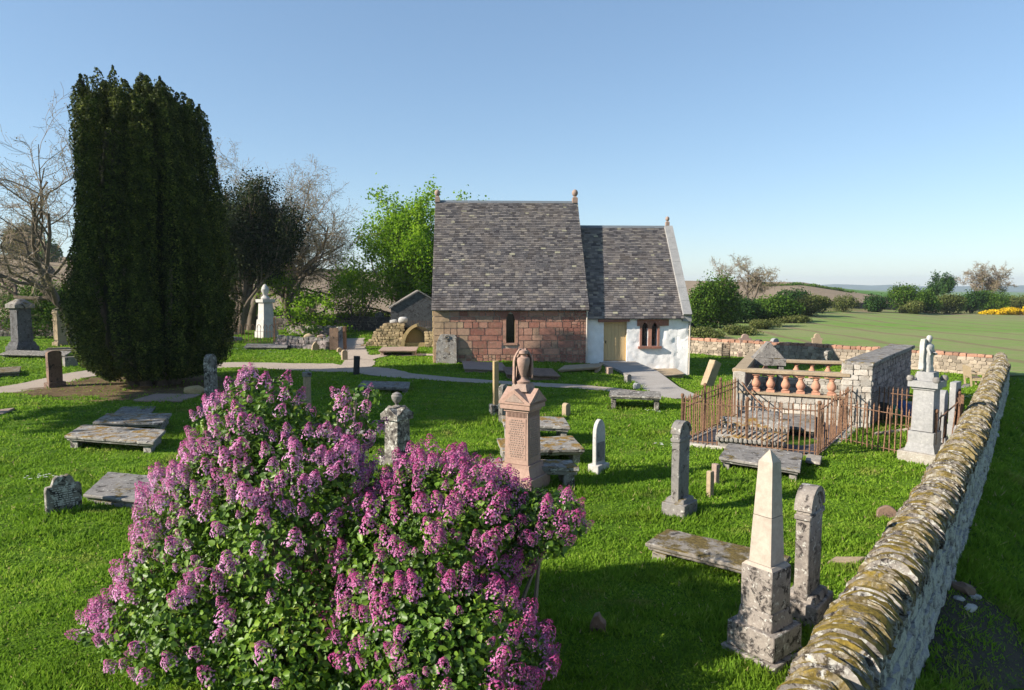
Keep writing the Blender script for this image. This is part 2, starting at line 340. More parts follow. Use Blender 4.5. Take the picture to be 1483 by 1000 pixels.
def stones_mesh(name,C,D,A,jit,mat,rnd=None,tilt=None,dome=False,tpl='block'):
    """C centres (n,3), D full sizes (n,3), A yaw (n)"""
    STV,STF=TPL['edge' if dome else tpl]; nv=len(STV); C=np.array(C,float);D=np.array(D,float);A=np.array(A,float); n=len(C)
    V=STV[None]*(D[:,None,:]/2)+rng.normal(0,1,(n,nv,3))*jit*np.minimum(D.max(1) if dome else D.min(1),.3)[:,None,None]*(.5 if dome else 1)
    if dome: V[...,2]-=(np.abs(V[...,1])/(D[:,None,1]/2))**2.4*D[:,None,2]*.5*(V[...,2]>0); V[...,2]+=rng.normal(0,.012,n)[:,None]
    if tilt is not None:
        ta=np.array(tilt)[:,None]; x=V[...,0]*np.cos(ta)+V[...,2]*np.sin(ta); z=-V[...,0]*np.sin(ta)+V[...,2]*np.cos(ta); V=np.stack([x,V[...,1],z],-1)
    c,s=np.cos(A)[:,None],np.sin(A)[:,None]
    V=np.stack([V[...,0]*c-V[...,1]*s,V[...,0]*s+V[...,1]*c,V[...,2]],-1)+C[:,None,:]
    F=(STF[None]+nv*np.arange(n)[:,None,None]).reshape(-1,4)
    r=rng.random(n) if rnd is None else np.array(rnd)
    me=fast_mesh(name,V.reshape(-1,3),F,np.repeat(r,len(STF)),[mat]); me.polygons.foreach_set('use_smooth',[True]*len(me.polygons)); me.set_sharp_from_angle(angle=R(50)); return me
def rubble_wall(name,label,pts,h,th,sz,mat,copemat,cope='round',seed=1,core=None,zlow=0.):
    t=thing(name,label,'wall',(pts[0][0],pts[0][1],ground(*pts[0])))
    rr=random.Random(seed); C=[];D=[];A=[]; CC=[];CD=[];CA=[];CT=[]; core=core or M['mortar']; cb=MB()
    o=Vector(t.location)
    for (a,b) in zip(pts,pts[1:]):
        a=Vector(a);b=Vector(b); L=(b-a).length; u=(b-a)/L; nrm=Vector((-u.y,u.x)); ang=math.atan2(u.y,u.x)
        # core, in 1.5 m lengths so that it follows the ground
        k=max(1,int(L/1.5))
        for i in range(k):
            p=a+u*(L*(i+.5)/k); gz=ground(p.x,p.y); cb.box((p.x-o.x,p.y-o.y,gz-o.z+(h+zlow)/2-.1),(L/k*1.0,th-.08,h-zlow+.1),RZ(ang))
        z=zlow; ck=0
        while z<h-.02:
            ch=min(sz*rr.uniform(.7,1.1),h-z)
            for side in (-1,1):
                s=rr.uniform(-sz,0)
                while s<L:
                    w=sz*rr.uniform(.9,2.3); cx=s+w/2; hh=ch*rr.uniform(.85,1.1)
                    if cx<L+.1:
                        p=a+u*cx+nrm*side*(th/2-sz*.35+rr.uniform(-.02,.02)); C.append((p.x-o.x,p.y-o.y,ground(p.x,p.y)-o.z+z+ch/2)); D.append((w*.99,sz*.8,hh*1.0)); A.append(ang+rr.uniform(-.06,.06))
                    s+=w
            z+=ch
        s=0
        while s<L:
            if cope=='edge':   # thin stones standing on edge
                w=rr.choice([.022,.03,.04,.05,.07,.1]); hh=rr.uniform(.26,.32); p=a+u*(s+w/2)+nrm*rr.uniform(-.025,.025); CC.append((p.x-o.x,p.y-o.y,ground(p.x,p.y)-o.z+h+hh*.38)); CD.append((w*1.1,th*rr.uniform(1.02,1.2),hh)); CA.append(ang+rr.uniform(-.13,.13)); CT.append(rr.uniform(-.15,.5)); s+=w
            else:
                w=rr.uniform(.25,.55)*(1 if cope=='round' else .8); hh=rr.uniform(.16,.24); p=a+u*(s+w/2); CC.append((p.x-o.x,p.y-o.y,ground(p.x,p.y)-o.z+h+hh*.4)); CD.append((w*.97,th*.9,hh)); CA.append(ang+rr.uniform(-.05,.05)); CT.append(0); s+=w
    cb.build('core',core,t,smooth=False)
    link('rubble_face',stones_mesh('rubble_face',C,D,A,.07,mat),t)
    link('coping',stones_mesh('coping',CC,CD,CA,.07 if cope!='edge' else .05,copemat,tilt=CT,dome=cope=='edge'),t)
    return t
# ------------------------------------------------------------------ ground sheets
def seg_dist(P,pts,ws):
    best=np.full(len(P),1e9)
    for (a,b,wa,wb) in zip(pts,pts[1:],ws,ws[1:]):
        a=np.array(a[:2]);b=np.array(b[:2]); d=b-a; t=np.clip(((P-a)@d)/(d@d),0,1); q=a+t[:,None]*d
        best=np.minimum(best,np.hypot(*(P-q).T)-(wa+(wb-wa)*t)/2)
    return best
def grid_sheet(name,xs,ys,dz,mat,kind='structure',keep=None):
    X,Y=np.meshgrid(xs,ys); Z=groundA(X,Y)+dz; V=np.stack([X,Y,Z],-1).reshape(-1,3); nx,ny=len(xs),len(ys)
    i=np.arange(nx*ny).reshape(ny,nx); F=np.stack([i[:-1,:-1],i[:-1,1:],i[1:,1:],i[1:,:-1]],-1).reshape(-1,4)
    if keep is not None:
        c=V[F].mean(1); F=F[keep(c[:,0],c[:,1])]; u,inv=np.unique(F,return_inverse=True); V=V[u]; F=inv.reshape(-1,4)
    me=fast_mesh(name,V,F,None,[mat]); me.polygons.foreach_set('use_smooth',[True]*len(me.polygons)); return tag(link(name,me),kind=kind)
def prog(a,b,s0,g):
    v=[a]; s=s0
    while v[-1]<b: v.append(v[-1]+s); s*=g
    return v
xn=np.array(sorted(set([-q for q in prog(0,5200,.4,1.03)]+prog(0,5200,.4,1.03))))
yn=np.array([-60,-30,-15,-8,-4]+prog(-2,6000,.33,1.018))
grid_sheet('ground',xn,yn,0,M['turf'])
def ribbon(name,pix,ws,mat,dz,kind='structure',pts=None):
    P=[G(*q) for q in pix] if pts is None else [Vector(q) for q in pts]
    # smooth resample
    Q=[];W=[]
    for i in range(len(P)-1):
        p0=P[max(i-1,0)];p1=P[i];p2=P[i+1];p3=P[min(i+2,len(P)-1)]; n=max(2,int((p2-p1).length/.3))
        for k in range(n):
            t=k/n; Q.append(.5*((2*p1)+(p2-p0)*t+(2*p0-5*p1+4*p2-p3)*t*t+(3*p1-p0-3*p2+p3)*t**3)); W.append(ws[i]+(ws[i+1]-ws[i])*t)
    Q.append(P[-1]);W.append(ws[-1]); V=[];F=[];nc=7
    for i,q in enumerate(Q):
        d=Q[min(i+1,len(Q)-1)]-Q[max(i-1,0)]; n=Vector((-d.y,d.x,0)).normalized()
        wl=W[i]/2*(1+.22*MN.noise(Vector((i*.35,1,2)))+.1*MN.noise(Vector((i*1.3,1,2)))); wr=W[i]/2*(1+.22*MN.noise(Vector((i*.35,9,2)))+.1*MN.noise(Vector((i*1.3,9,2))))
        for k in range(nc):
            s=-1+2*k/(nc-1); p=q+n*(s*(wl if s<0 else wr)); V.append((p.x,p.y,ground(p.x,p.y)+dz))
    for i in range(len(Q)-1):
        for k in range(nc-1): a=i*nc+k; F.append((a,a+nc,a+nc+1,a+1))
    me=fast_mesh(name,V,F,None,[mat]); tag(link(name,me),kind=kind); return [(q.x,q.y) for q in Q],W
EX=[]  # strips with no grass
EX.append(ribbon('gravel_path',[(-80,574),(0,566),(60,556),(130,542),(220,534),(330,530),(430,531),(510,536),(580,544),(650,550),(740,556),(860,563),(985,577)],[2,2,1.9,1.9,1.9,2.2,2.8,2.2,1.5,1.2,1.1,1.0,.9],M['gravel'],.022))
EX.append(ribbon('gravel_side_path',[(512,534),(520,524),(512,512),(505,500),(508,491)],[1.6,1.5,1.6,1.9,2],M['gravel'],.03))
EX.append(ribbon('gravel_branch_path',[(522,522),(550,516),(580,515),(640,515)],[1.3,1.0,.9,.9],M['gravel'],.038))
# ------------------------------------------------------------------ chapel frame
CTH=R(3.); CX0,CY0=-3.95,34.5
def cu(px):
    r=(px-741.5)/1000*1.0; return (r*CY0-CX0)/(math.cos(CTH)-r*math.sin(CTH))
def cw(u,v,z=0): return Vector((CX0+u*math.cos(CTH)-v*math.sin(CTH),CY0+u*math.sin(CTH)+v*math.cos(CTH),z))
EX.append(([tuple(cw(9.35,-.1))[:2],tuple(cw(9.6,-2.2))[:2],tuple(G(975,573))[:2]],[1.7,1.6,1.5]))
# ramp slab, a ridge of concrete from the door down to the path
def ramp():
    A=cw(9.32,0.02); B=cw(9.75,-2.9); C_=G(955,563); Dd=G(990,578); P=[A,B,C_,Dd]; zs=[-.02,-.13,ground(C_.x,C_.y)+.06,ground(Dd.x,Dd.y)+.03]; hw=[.95,.85,.75,.7]
    mb=MB(); rows=[]
    for i,p in enumerate(P):
        d=(P[min(i+1,3)]-P[max(i-1,0)]); n=Vector((-d.y,d.x,0)).normalized()
        rows.append([mb.bm.verts.new((q.x,q.y,z)) for q,z in ((p+n*hw[i],zs[i]),(p-n*hw[i],zs[i]),(p-n*hw[i],zs[i]-.6),(p+n*hw[i],zs[i]-.6))])
    for a,b in zip(rows,rows[1:]):
        for k in range(4): mb.bm.faces.new([a[k],b[k],b[(k+1)%4],a[(k+1)%4]])
    mb.bm.faces.new(rows[0]); mb.bm.faces.new(rows[-1][::-1])
    tag(mb.build('concrete_path',M['concrete']),kind='structure')
ramp()
# soil patches
def patch(name,c,rx,ry,mat,dz,seed=0,rot=0.,n=40,spike=.35):
    V=[(c.x,c.y,ground(c.x,c.y)+dz)];F=[]; rings=6
    for j in range(1,rings+1):
        for i in range(n):
            a=2*math.pi*i/n; r=(1+spike*MN.noise(Vector((math.cos(a)*1.3+seed,math.sin(a)*1.3,seed)))+spike*.6*MN.noise(Vector((math.cos(a)*5+seed,math.sin(a)*5,seed))))*j/rings
            x,y=rx*r*math.cos(a),ry*r*math.sin(a); x,y=x*math.cos(rot)-y*math.sin(rot),x*math.sin(rot)+y*math.cos(rot)
            V.append((c.x+x,c.y+y,ground(c.x+x,c.y+y)+dz))
    for i in range(n): F.append((0,1+i,1+(i+1)%n,1+(i+1)%n))
    me=bpy.data.meshes.new(name); f=[(0,1+i,1+(i+1)%n) for i in range(n)]
    for j in range(rings-1):
        for i in range(n): a=1+j*n; f.append((a+i,a+n+i,a+n+(i+1)%n,a+(i+1)%n))
    me.from_pydata(V,[],f); me.materials.append(mat); tag(link(name,me),kind='structure'); return me
YEW=Vector((-14.05,26.9,0))
patch('bare_soil',Vector((-13.4,26.3)),4.8,3.2,M['soil'],.02,3,.05,56,.5)
WDX,WDY=.741/math.hypot(.741,1),1/math.hypot(.741,1)
W0=Vector((2.05-.741*2.6,4.36-2.6)); W1=Vector((2.05,4.36)); W2=Vector((23.5,33.3))
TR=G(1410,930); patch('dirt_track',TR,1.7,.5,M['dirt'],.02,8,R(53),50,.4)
# ------------------------------------------------------------------ fields
def yard_back(x):  # y of back wall line at x
    return np.interp(x,[-60,-22,-11.8,12.6,25.4,26.5],[57,61,60,48.6,35.8,30])
def keep_crop(x,y):
    far=np.interp(x,[8,14,20,40,70,110,200],[52,62,78,104,128,140,150]); lowb=np.where(x<26.3,yard_back(x)+1,np.where(x>27.5,36-(x-27.5)*.9,36))
    return (y>lowb)&(y<far+3*np.sin(x*.1))&(x>11)
grid_sheet('crop_field',np.arange(8,190,1.3),np.arange(6,160,1.1),.05,M['crop'],keep=keep_crop)
def keep_pl(x,y):
    d=np.hypot(x,y); az=x/y; return (d>74+8*np.sin(az*9))&(d<330)&(az<.12)&(az>-1.5)&(y>40)
grid_sheet('ploughed_field',np.arange(-340,60,3.),np.arange(50,335,2.5),.16,M['plough'],keep=keep_pl)
def keep_pl2(x,y):
    d=np.hypot(x,y); az=x/y; return (d>150)&(d<290-120*S((az-.4)/.5))&(az>.2)&(az<.62)
grid_sheet('stubble_field',np.arange(25,230,3.),np.arange(120,300,3.),.2,M['plough'],keep=keep_pl2)
def keep_rg(x,y):
    far=np.interp(x,[8,14,20,40,70,110,200],[52,62,78,104,128,140,150]); return (y>far-1.5)&(y<far+22)&(x>6)|((x>4)&(x<40)&(y>yard_back(x)+1.2)&(y<far+22)&(y>yard_back(x)+0))&(y>np.interp(x,[4,14,20],[46,58,76]))
grid_sheet('rough_grassland',np.arange(4,230,1.5),np.arange(44,176,1.5),.03,M['rough'],keep=keep_rg)
def keep_gh(x,y):
    d=np.hypot(x,y); az=x/y; return (az>.36)&(az<.56)&(d>288-120*S((az-.4)/.5))&(d<440)
grid_sheet('green_hill_field',np.arange(90,260,3.),np.arange(150,440,3.),.25,M['greenhill'],keep=keep_gh)
# distant low land under haze
def far_land():
    V=[];F=[]; n=60
    for i in range(n+1):
        az=-.2+1.6*i/n
        for j,(d,h) in enumerate([(3000,-16),(3200,6+14*MN.noise(Vector((i*.21,3,1)))+9*MN.noise(Vector((i*.9,3,5)))),(4200,4),(4400,-30)]):
            q=math.hypot(az,1); V.append((az/q*d,d/q,h))
    for i in range(n):
        for j in range(3): a=i*4+j; F.append((a,a+4,a+5,a+1))
    tag(link('distant_hills',fast_mesh('distant_hills',V,F,None,[M['farblue']])),kind='structure')
far_land()
# ------------------------------------------------------------------ walls
rubble_wall('stone_wall','long rubble boundary wall with mossy stones on edge along its top, in the right foreground',[(WPX[0]+.9,WPY[0]+1.25)]+list(zip(WPX[1:6],WPY[1:6])),1.0,.46,.17,M['rubblenear'],M['copenear'],'edge',3,core=M['rubblenear'],zlow=-.7)
rubble_wall('stone_wall','pale rubble wall with red rounded cope stones along the edge of the crop field',[(12.4,48.9),(25.3,36.3)],.95,.5,.2,M['rubble'],M['copered'],'round',4)
rubble_wall('stone_wall','low dark drystone wall behind the leaning white slabs at the back of the graveyard',[(-45,57),(-22,61),(-12,60),(4,55)],1.0,.55,.32,M['darkwall'],M['darkwall'],'round',5)
rubble_wall('stone_wall','dark broken field wall under the bushes beyond the crop field',[(26,96),(44,113),(60,126),(84,138)],.9,.6,.45,M['darkwall'],M['darkwall'],'round',6,core=M['darkwall'])
rubble_wall('stone_wall','dark field wall right of the chapel gable below the big round bush',[(14.5,66),(22,83)],.9,.6,.4,M['darkwall'],M['darkwall'],'round',7,core=M['darkwall'])
rubble_wall('stone_wall','short field wall running up to the yellow gorse',[(88,150),(112,160)],.9,.6,.5,M['darkwall'],M['darkwall'],'round',8,core=M['darkwall'])
# ------------------------------------------------------------------ chapel
def chapel():
    t=thing('chapel','small stone chapel with red sandstone nave, limewashed chancel and steep slate roofs','chapel',(CX0,CY0,0),CTH)
    Ln=7.72; Lc=13.05; sb=.25; wn=8.0; en,rn=2.72,8.38; ec,rc=2.26,7.05; mid=wn/2
    # nave mortar core with opening
    wx0,wx1,wz0,wz1=cu(733),cu(745.5),.95,2.42
    def gridwall(x0,x1,z0,z1,y,holes,thick,name,mat,amp,step=.12,seed=0):
        xs=sorted(set([x0,x1]+[h for q in holes for h in q[:2]])); zs=sorted(set([z0,z1]+[h for q in holes for h in q[2:]]))
        def sub(a):
            o=[]
            for p,q in zip(a,a[1:]):
                n=max(1,int((q-p)/step)); o+=[p+(q-p)*i/n for i in range(n)]
            return o+[a[-1]]
        xs=sub(xs);zs=sub(zs); mb=MB(); V={}
        def inside(cx,cz): return any(h[0]<cx<h[1] and h[2]<cz<h[3] for h in holes)
        def gv(i,j,back=False):
            k=(i,j,back)
            if k not in V:
                d=0 if back or i in(0,len(xs)-1) else amp*(MN.noise(Vector((xs[i]*1.6,zs[j]*1.6,seed)))+.7*MN.noise(Vector((xs[i]*5,zs[j]*5,seed+4)))+.35*MN.noise(Vector((xs[i]*11,zs[j]*11,seed+7))))
                V[k]=mb.bm.verts.new((xs[i],y+(thick if back else d),zs[j]))
            return V[k]
        cells=set()
        for i in range(len(xs)-1):
            for j in range(len(zs)-1):
                if not inside((xs[i]+xs[i+1])/2,(zs[j]+zs[j+1])/2): cells.add((i,j))
        for (i,j) in cells:
            mb.bm.faces.new([gv(i,j),gv(i+1,j),gv(i+1,j+1),gv(i,j+1)])
            for (a,b,c,d) in (((i-1,j),(i,j),(i,j+1),0),((i+1,j),(i+1,j),(i+1,j+1),0),((i,j-1),(i,j),(i+1,j),0),((i,j+1),(i,j+1),(i+1,j+1),0)):
                if a not in cells: mb.bm.faces.new([gv(*b),gv(*c),gv(*c,True),gv(*b,True)])
        return mb.build(name,mat,t,smooth=True,ang=50)
    fr=gridwall(0.02,Ln-.02,-1.2,en+.1,0,[(wx0,wx1,wz0,wz1)],.75,'nave_wall',M['mortar'],.02)
    MB().prism([(0.02,-1.2),(Ln-.02,-1.2),(Ln-.02,en),(.02,en)],wn-.7,wn).build('nave_back_wall',M['mortar'],t,smooth=False)
    # gables (polygon across the nave: y,z) 
    for x0,x1 in ((.02,.6),(Ln-.62,Ln-.02)):
        mb=MB(); mb.prism([(-.0,-1.2),(wn-.0,-1.2),(wn,en-.05),(mid,rn-.12),(0,en-.05)],-x1,-x0,RZ(R(90))); mb.rough(.5,.01).build('nave_gable',M['mortar'],t)
    # ashlar blocks
    C=[];D=[];Rn=[]; z=-.35; rr=random.Random(5); hw=.0
    courses=[]
    while z<en-.05:
        ch=min(rr.choice([.28,.31,.33,.36,.38]),en-.02-z); courses.append((z,ch)); z+=ch
    jamb=.17
    def add(x0,x1,z0,ch,r): C.append(((x0+x1)/2,-.028,z0+ch/2)); D.append((x1-x0-.028,.07,ch-.026)); Rn.append(r)
    rubblex=6.5
    for ci,(z0,ch) in enumerate(courses):
        rub0=z0<.34
        x=0.0
        while x<Ln-.02:
            rub=rub0 or x>rubblex+.5*math.sin(ci*2.2)
            w=rr.uniform(.14,.36) if rub else rr.choice([.32,.45,.55,.65,.75,.85])
            x1=min(x+w,Ln-.01); 
            if Ln-x1<.12: x1=Ln-.01
            r=rr.random()*.9
            if x<1.3 and rr.random()<.7: r=rr.uniform(.82,1)
            if x<.05: r=.97
            spans=[(x,x1)]
            if z0<wz1+.05 and z0+ch>wz0-.05:
                a,b=wx0-jamb,wx1+jamb; spans=[]
                if x<a: spans.append((x,min(x1,a)))
                if x1>b: spans.append((max(x,b),x1))
            for a,b in spans:
                if b-a<.07: continue
                if rub and ch>.24:
                    k=rr.uniform(.35,.65); add(a,b,z0,ch*k,r); add(a,b,z0+ch*k,ch*(1-k),rr.random()*.9)
                else: add(a,b,z0,ch,r)
            x=x1
    me=stones_mesh('ashlar',C,D,[0]*len(C),.03,M['ashlar'],Rn,tpl='ashlar'); link('ashlar_facing',me,t)
    # west return quoins
    C=[];D=[];z=-.4;k=0
    for z0,ch in courses: C.append((.0,.3+.1*(k%2),z0+ch/2)); D.append((.06,.55+.2*(k%2),ch-.018)); k+=1
    link('quoin',stones_mesh('quoin',C,D,[0]*len(C),.02,M['archtan']),t)
    # nave window: jambs, lancet head, glass
    w=thing('window',None,None,(0,0,0)); w.parent=t
    fw=(wx1-wx0)
    for s,x in ((-1,wx0-jamb/2),(1,wx1+jamb/2)):
        mb=MB()
        for k in range(4):
            zz=wz0+(wz1-.25-wz0)*k/4; mb.box((x,-.012,zz+(wz1-.25-wz0)/8),(jamb-.012,.12,(wz1-.25-wz0)/4-.015),rnd=.7)
        mb.build('jamb',M['ashlar'],w,bev=.006)
    cxm=(wx0+wx1)/2
    arch=[(cxm+fw/2*math.cos(a)*(1),wz1-.32+.42*math.sin(a)) for a in [R(0),R(25),R(50),R(70),R(85)]]
    arch=[(wx1,wz1-.32),(wx1-.02,wz1-.16),(wx1-.09,wz1-.0),(cxm,wz1+.12),(wx0+.09,wz1-.0),(wx0+.02,wz1-.16),(wx0,wz1-.32)]
    MB().prism([(wx1+jamb+.1,wz1-.32)]+[(wx1+jamb+.1,wz1+.25),(wx0-jamb-.1,wz1+.25),(wx0-jamb-.1,wz1-.32)]+arch[::-1],-.075,.3).build('window_head',M['ashlar'],w)
    MB().box((cxm,.02,wz0-.05),(fw+.26,.24,.1),rnd=.75).build('sill',M['ashlar'],w,bev=.01)
    for s,x in ((1,wx0),(-1,wx1)): MB().box((x-s*.03,.25,(wz0+wz1)/2),(.06,.6,wz1-wz0),rnd=.8).build('reveal',M['archtan'],w)
    MB().box((cxm,.42,(wz0+wz1)/2+.05),(fw+.1,.03,wz1-wz0+.3)).build('pane',M['glass'],w)
    # chancel wall
    dx0,dx1,dz0,dz1=cu(876),cu(910),-.04,2.0
    a0,a1,b0,b1=cu(931.5),cu(940.5),cu(946),cu(954.5)
    z0w,z1w=.74,1.98
    gridwall(Ln-.1,Lc,-1.4,ec+.05,sb,[(dx0,dx1,dz0,dz1),(a0,a1,z0w,z1w),(b0,b1,z0w,z1w)],.7,'chancel_wall',M['harl'],.05,.1,3)
    MB().prism([(Ln,-1.4),(Lc,-1.4),(Lc,ec),(Ln,ec)],wn-sb-.6,wn-sb).build('chancel_back_wall',M['harl'],t,smooth=False)
    mb=MB(); mb.prism([(sb,-1.4),(wn-sb,-1.4),(wn-sb,ec-.03),(mid,rc-.05),(sb,ec-.03)],-Lc-.004,-Lc+.55,RZ(R(90))); mb.build('chancel_gable',M['harl'],t)
    # door
    d=thing('door',None,None,(0,0,0)); d.parent=t
    n=6
    for k in range(n): 
        pass
    mb=MB()
    for k in range(n):
        ww=(dx1-dx0-.10)/n; mb.box((dx0+.05+ww*(k+.5),sb+.17,(dz0+dz1)/2),(ww-.008,.04,dz1-dz0-.06))
    mb.box(((dx0+dx1)/2,sb+.2,(dz0+dz1)/2),(dx1-dx0-.1,.03,dz1-dz0-.06)).build('door_leaf',M['plank'],d,bev=.004)
    mb=MB(); mb.box((dx0+.025,sb+.15,1.),(.05,.1,2.05)).box((dx1-.025,sb+.15,1.),(.05,.1,2.05)).box(((dx0+dx1)/2,sb+.15,dz1-.03),(dx1-dx0-.1,.1,.06)).build('door_frame',M['plank'],d)
    MB().box((dx0+.13,sb+.13,.95),(.03,.05,.14)).blob((dx0+.13,sb+.09,.98),(.05,.05,.05)).build('handle',M['black'],d)
    mb=MB(); mb.box((cu(890),sb-.02,2.07),(cu(913)-cu(867.5),.3,.15),rnd=.05,jit=.012); mb.rough(.15,.012).build('door_lintel',M['ashlar'],t)
    MB().box(((dx0+dx1)/2,sb+.1,dz0-.05),(dx1-dx0+.1,.5,.08)).build('threshold',M['concrete'],t,bev=.01)
    # twin window
    w=thing('window',None,None,(0,0,0)); w.parent=t
    def lan(x0,x1): 
        c=(x0+x1)/2; z=z1w; return [(x1,z-.32),(x1-.015,z-.2),(x1-.07,z-.09),(c,z+.0),(x0+.07,z-.09),(x0+.015,z-.2),(x0,z-.32)]
    hx0,hx1=cu(924.5),cu(970.5)
    mb=MB(); mb.prism([(a0-.1,z1w-.32)]+lan(a0,a1)[::-1]+lan(b0,b1)[::-1]+[(b1+.1,z1w-.32),(b1+.1,z1w-.2),(hx1,z1w-.19),(hx1,ec-.02),(hx0,ec-.02),(hx0,z1w-.2),(a0-.1,z1w-.2)],sb-.05,sb+.3,rnd=.12); mb.build('window_head',M['ashlar'],w)
    MB().box(((a1+b0)/2,sb+.08,(z0w+z1w)/2-.15),(b0-a1-.01,.22,z1w-z0w-.3),rnd=.55).build('mullion',M['ashlar'],w,bev=.02)
    for x,s in ((a0-.05,1),(b1+.05,1)): MB().box((x,sb-.0,(z0w+z1w)/2-.16),(.1,.09,z1w-z0w-.33),rnd=.3,jit=.004).build('jamb',M['ashlar'],w)
    mb=MB(); mb.box(((cu(926)+cu(960))/2,sb-.02,z0w-.06),(cu(960)-cu(926),.28,.12),rnd=.05); mb.rough(.12,.01).build('sill',M['ashlar'],w)
    for x0,x1 in ((a0,a1),(b0,b1)):
        p=MB().box(((x0+x1)/2,sb+.3,(z0w+z1w)/2),(x1-x0+.04,.03,z1w-z0w+.04)).build('pane',M['glass'],w)
        mb=MB()
        for k in range(1,4): mb.box(((x0+x1)/2,sb+.27,z0w+(z1w-z0w)*k/4),(x1-x0,.015,.018))
        mb.box(((x0+x1)/2,sb+.27,(z0w+z1w)/2),(.015,.015,z1w-z0w)).build('glazing_bar',M['black'],p)
    # roofs: real slates in courses
    def roof(name,x0,x1,y0,ez,rz_,seed,lip=.12,shiftv=.0):
        rr=random.Random(seed); r=thing(name,None,None,(0,0,0)); r.parent=t
        run=mid-y0; rise=rz_-ez; sl=math.hypot(run,rise); pa=math.atan2(rise,run)
        # boards under
        for side in (0,1):
            mb=MB(); mb.prism([(x0+.03,0),(x1-.03,0),(x1-.03,.06),(x0+.03,.06)],-.08,sl); 
            m=T((0,y0,ez))@RX(pa) if side==0 else T((0,2*mid-y0,ez))@Matrix.Scale(-1,4,(0,1,0))@RX(pa)
            for v in mb.bm.verts: v.co=m@v.co
            mb.build('roof_boards',M['lead'],r,smooth=False)
            V=[];Fq=[];Rd=[]; s=-.10; row=0
            while s<sl-.03:
                e=.15-.045*(s/sl); x=x0-rr.uniform(0,.12); th=.012
                patch_=[]
                while x<x1-.01:
                    w=rr.uniform(.15,.30); xa=max(x,x0); xb=min(x+w,x1)
                    if xb-xa>.03:
                        off=rr.uniform(-.014,.014); g=.003; lift=rr.uniform(0,.006)
                        z_lo=.092+th+lift; z_hi=.072+.0
                        b=len(V); y_lo=s+off; y_hi=min(s+e*1.35,sl)
                        for (xx,yy,zz) in ((xa+g,y_lo,z_lo-th-.004),(xb-g,y_lo,z_lo-th-.004),(xb-g,y_lo,z_lo+rr.uniform(0,.003)),(xa+g,y_lo,z_lo),(xb-g,y_hi,z_hi),(xa+g,y_hi,z_hi)):
                            V.append(m@Vector((xx,yy,zz)))
                        Fq+= [(b,b+1,b+2,b+3),(b+3,b+2,b+4,b+5),(b+1,b+4,b+4+0,b+2) if False else (b+1,b+4,b+2,b+2)]
                        Fq.pop()
                        q=min(1,max(0,rr.gauss(.44,.30)+.1*MN.noise(Vector((xa*.8,s*.8,seed))))); q=1. if rr.random()<.012 else q*.93
                        Rd+=[q,q]
                    x+=w
                s+=e; row+=1
            if side==1: Fq=[f[::-1] for f in Fq]
            link('slating',fast_mesh('slating',np.array(V),np.array(Fq),Rd,[M['slate']]),r)
        mb=MB(); 
        for k in range(int((x1-x0)/.6)):
            L=(x1-x0)/int((x1-x0)/.6); mb.prism([(-.17,-.17),(0,.09),(.17,-.17),(.12,-.17),(0,.03),(-.12,-.17)],x0+L*k+.003,x0+L*(k+1)-.003,T((0,mid,rz_+.07))@RZ(R(-90)))
        mb.build('ridge',M['lead'],r,smooth=False)
        return r
    roof('nave_roof',-.06,Ln+.10,-.18,en-.08,rn-.02,21)
    roof('chancel_roof',Ln+.02,Lc-.32,sb-.16,ec-.07,rc-.02,22)
    # eaves board / gutter
    MB().box((Ln/2,-.1,en-.06),(Ln+.05,.16,.05)).build('eaves_board',M['black'],t)
    MB().box(((Ln+Lc)/2,sb-.06,ec-.06),(Lc-Ln-.1,.12,.05)).build('eaves_board',M['black'],t)
    # gable skew on chancel east end
    for side in (0,1):
        run=mid-sb+.12; rise=rc-ec; sl=math.hypot(run,rise); pa=math.atan2(rise,run); mb=MB()
        m=T((0,sb-.12,ec-.04))@RX(pa) if side==0 else T((0,wn-sb+.12,ec-.04))@Matrix.Scale(-1,4,(0,1,0))@RX(pa)
        n=7
        for k in range(n): mb.box((Lc-.14,sl*(k+.5)/n,.16),(.44,sl/n-.012,.22),rnd=random.random())
        for v in mb.bm.verts: v.co=m@v.co
        mb.build('skew',M['granite'],t,bev=.01)
    MB().box((Lc-.14,sb-.05,ec-.12),(.46,.32,.26)).build('skew_putt',M['granite'],t,bev=.02)
    # finials
    for x,z,s in ((.06,rn+.05,1.),(Ln-.06,rn+.05,1.1),(Lc-.16,rc+.16,.75)):
        f=MB().box((x,mid,z+.11*s),(.26*s,.3*s,.26*s)).box((x,mid,z+.27*s),(.2*s,.24*s,.1*s),taper=.6).build('finial',M['pinkflat'],t,bev=.01)
        mb=MB(); mb.lathe([(.03,0),(.09,.03),(.14,.1),(.155,.18),(.14,.26),(.09,.33),(.02,.36)],14,T((x,mid,z+.3*s))@Matrix.Scale(s,4)); mb.build('ball',M['pinkflat'],f)
    # downpipes
    for x,y,zt in ((Ln+.02,-.06,en-.1),(Lc+.05,sb-.05,ec-.1)):
        p=MB().tube([(x,y-.06,zt),(x,y-.09,zt-.12),(x,y-.03,zt-.3),(x,y-.03,-.9)],.036,8); 
        p.tube([(x,y-.09,zt+.06),(x,y-.09,zt-.1)],.06,8); p.build('downpipe',M['pipe'],t)
        for zz in (1.6,.6): MB().box((x,y+.0,zz),(.12,.06,.04)).build('bracket',M['pipe'],t)
    return t
chapel()
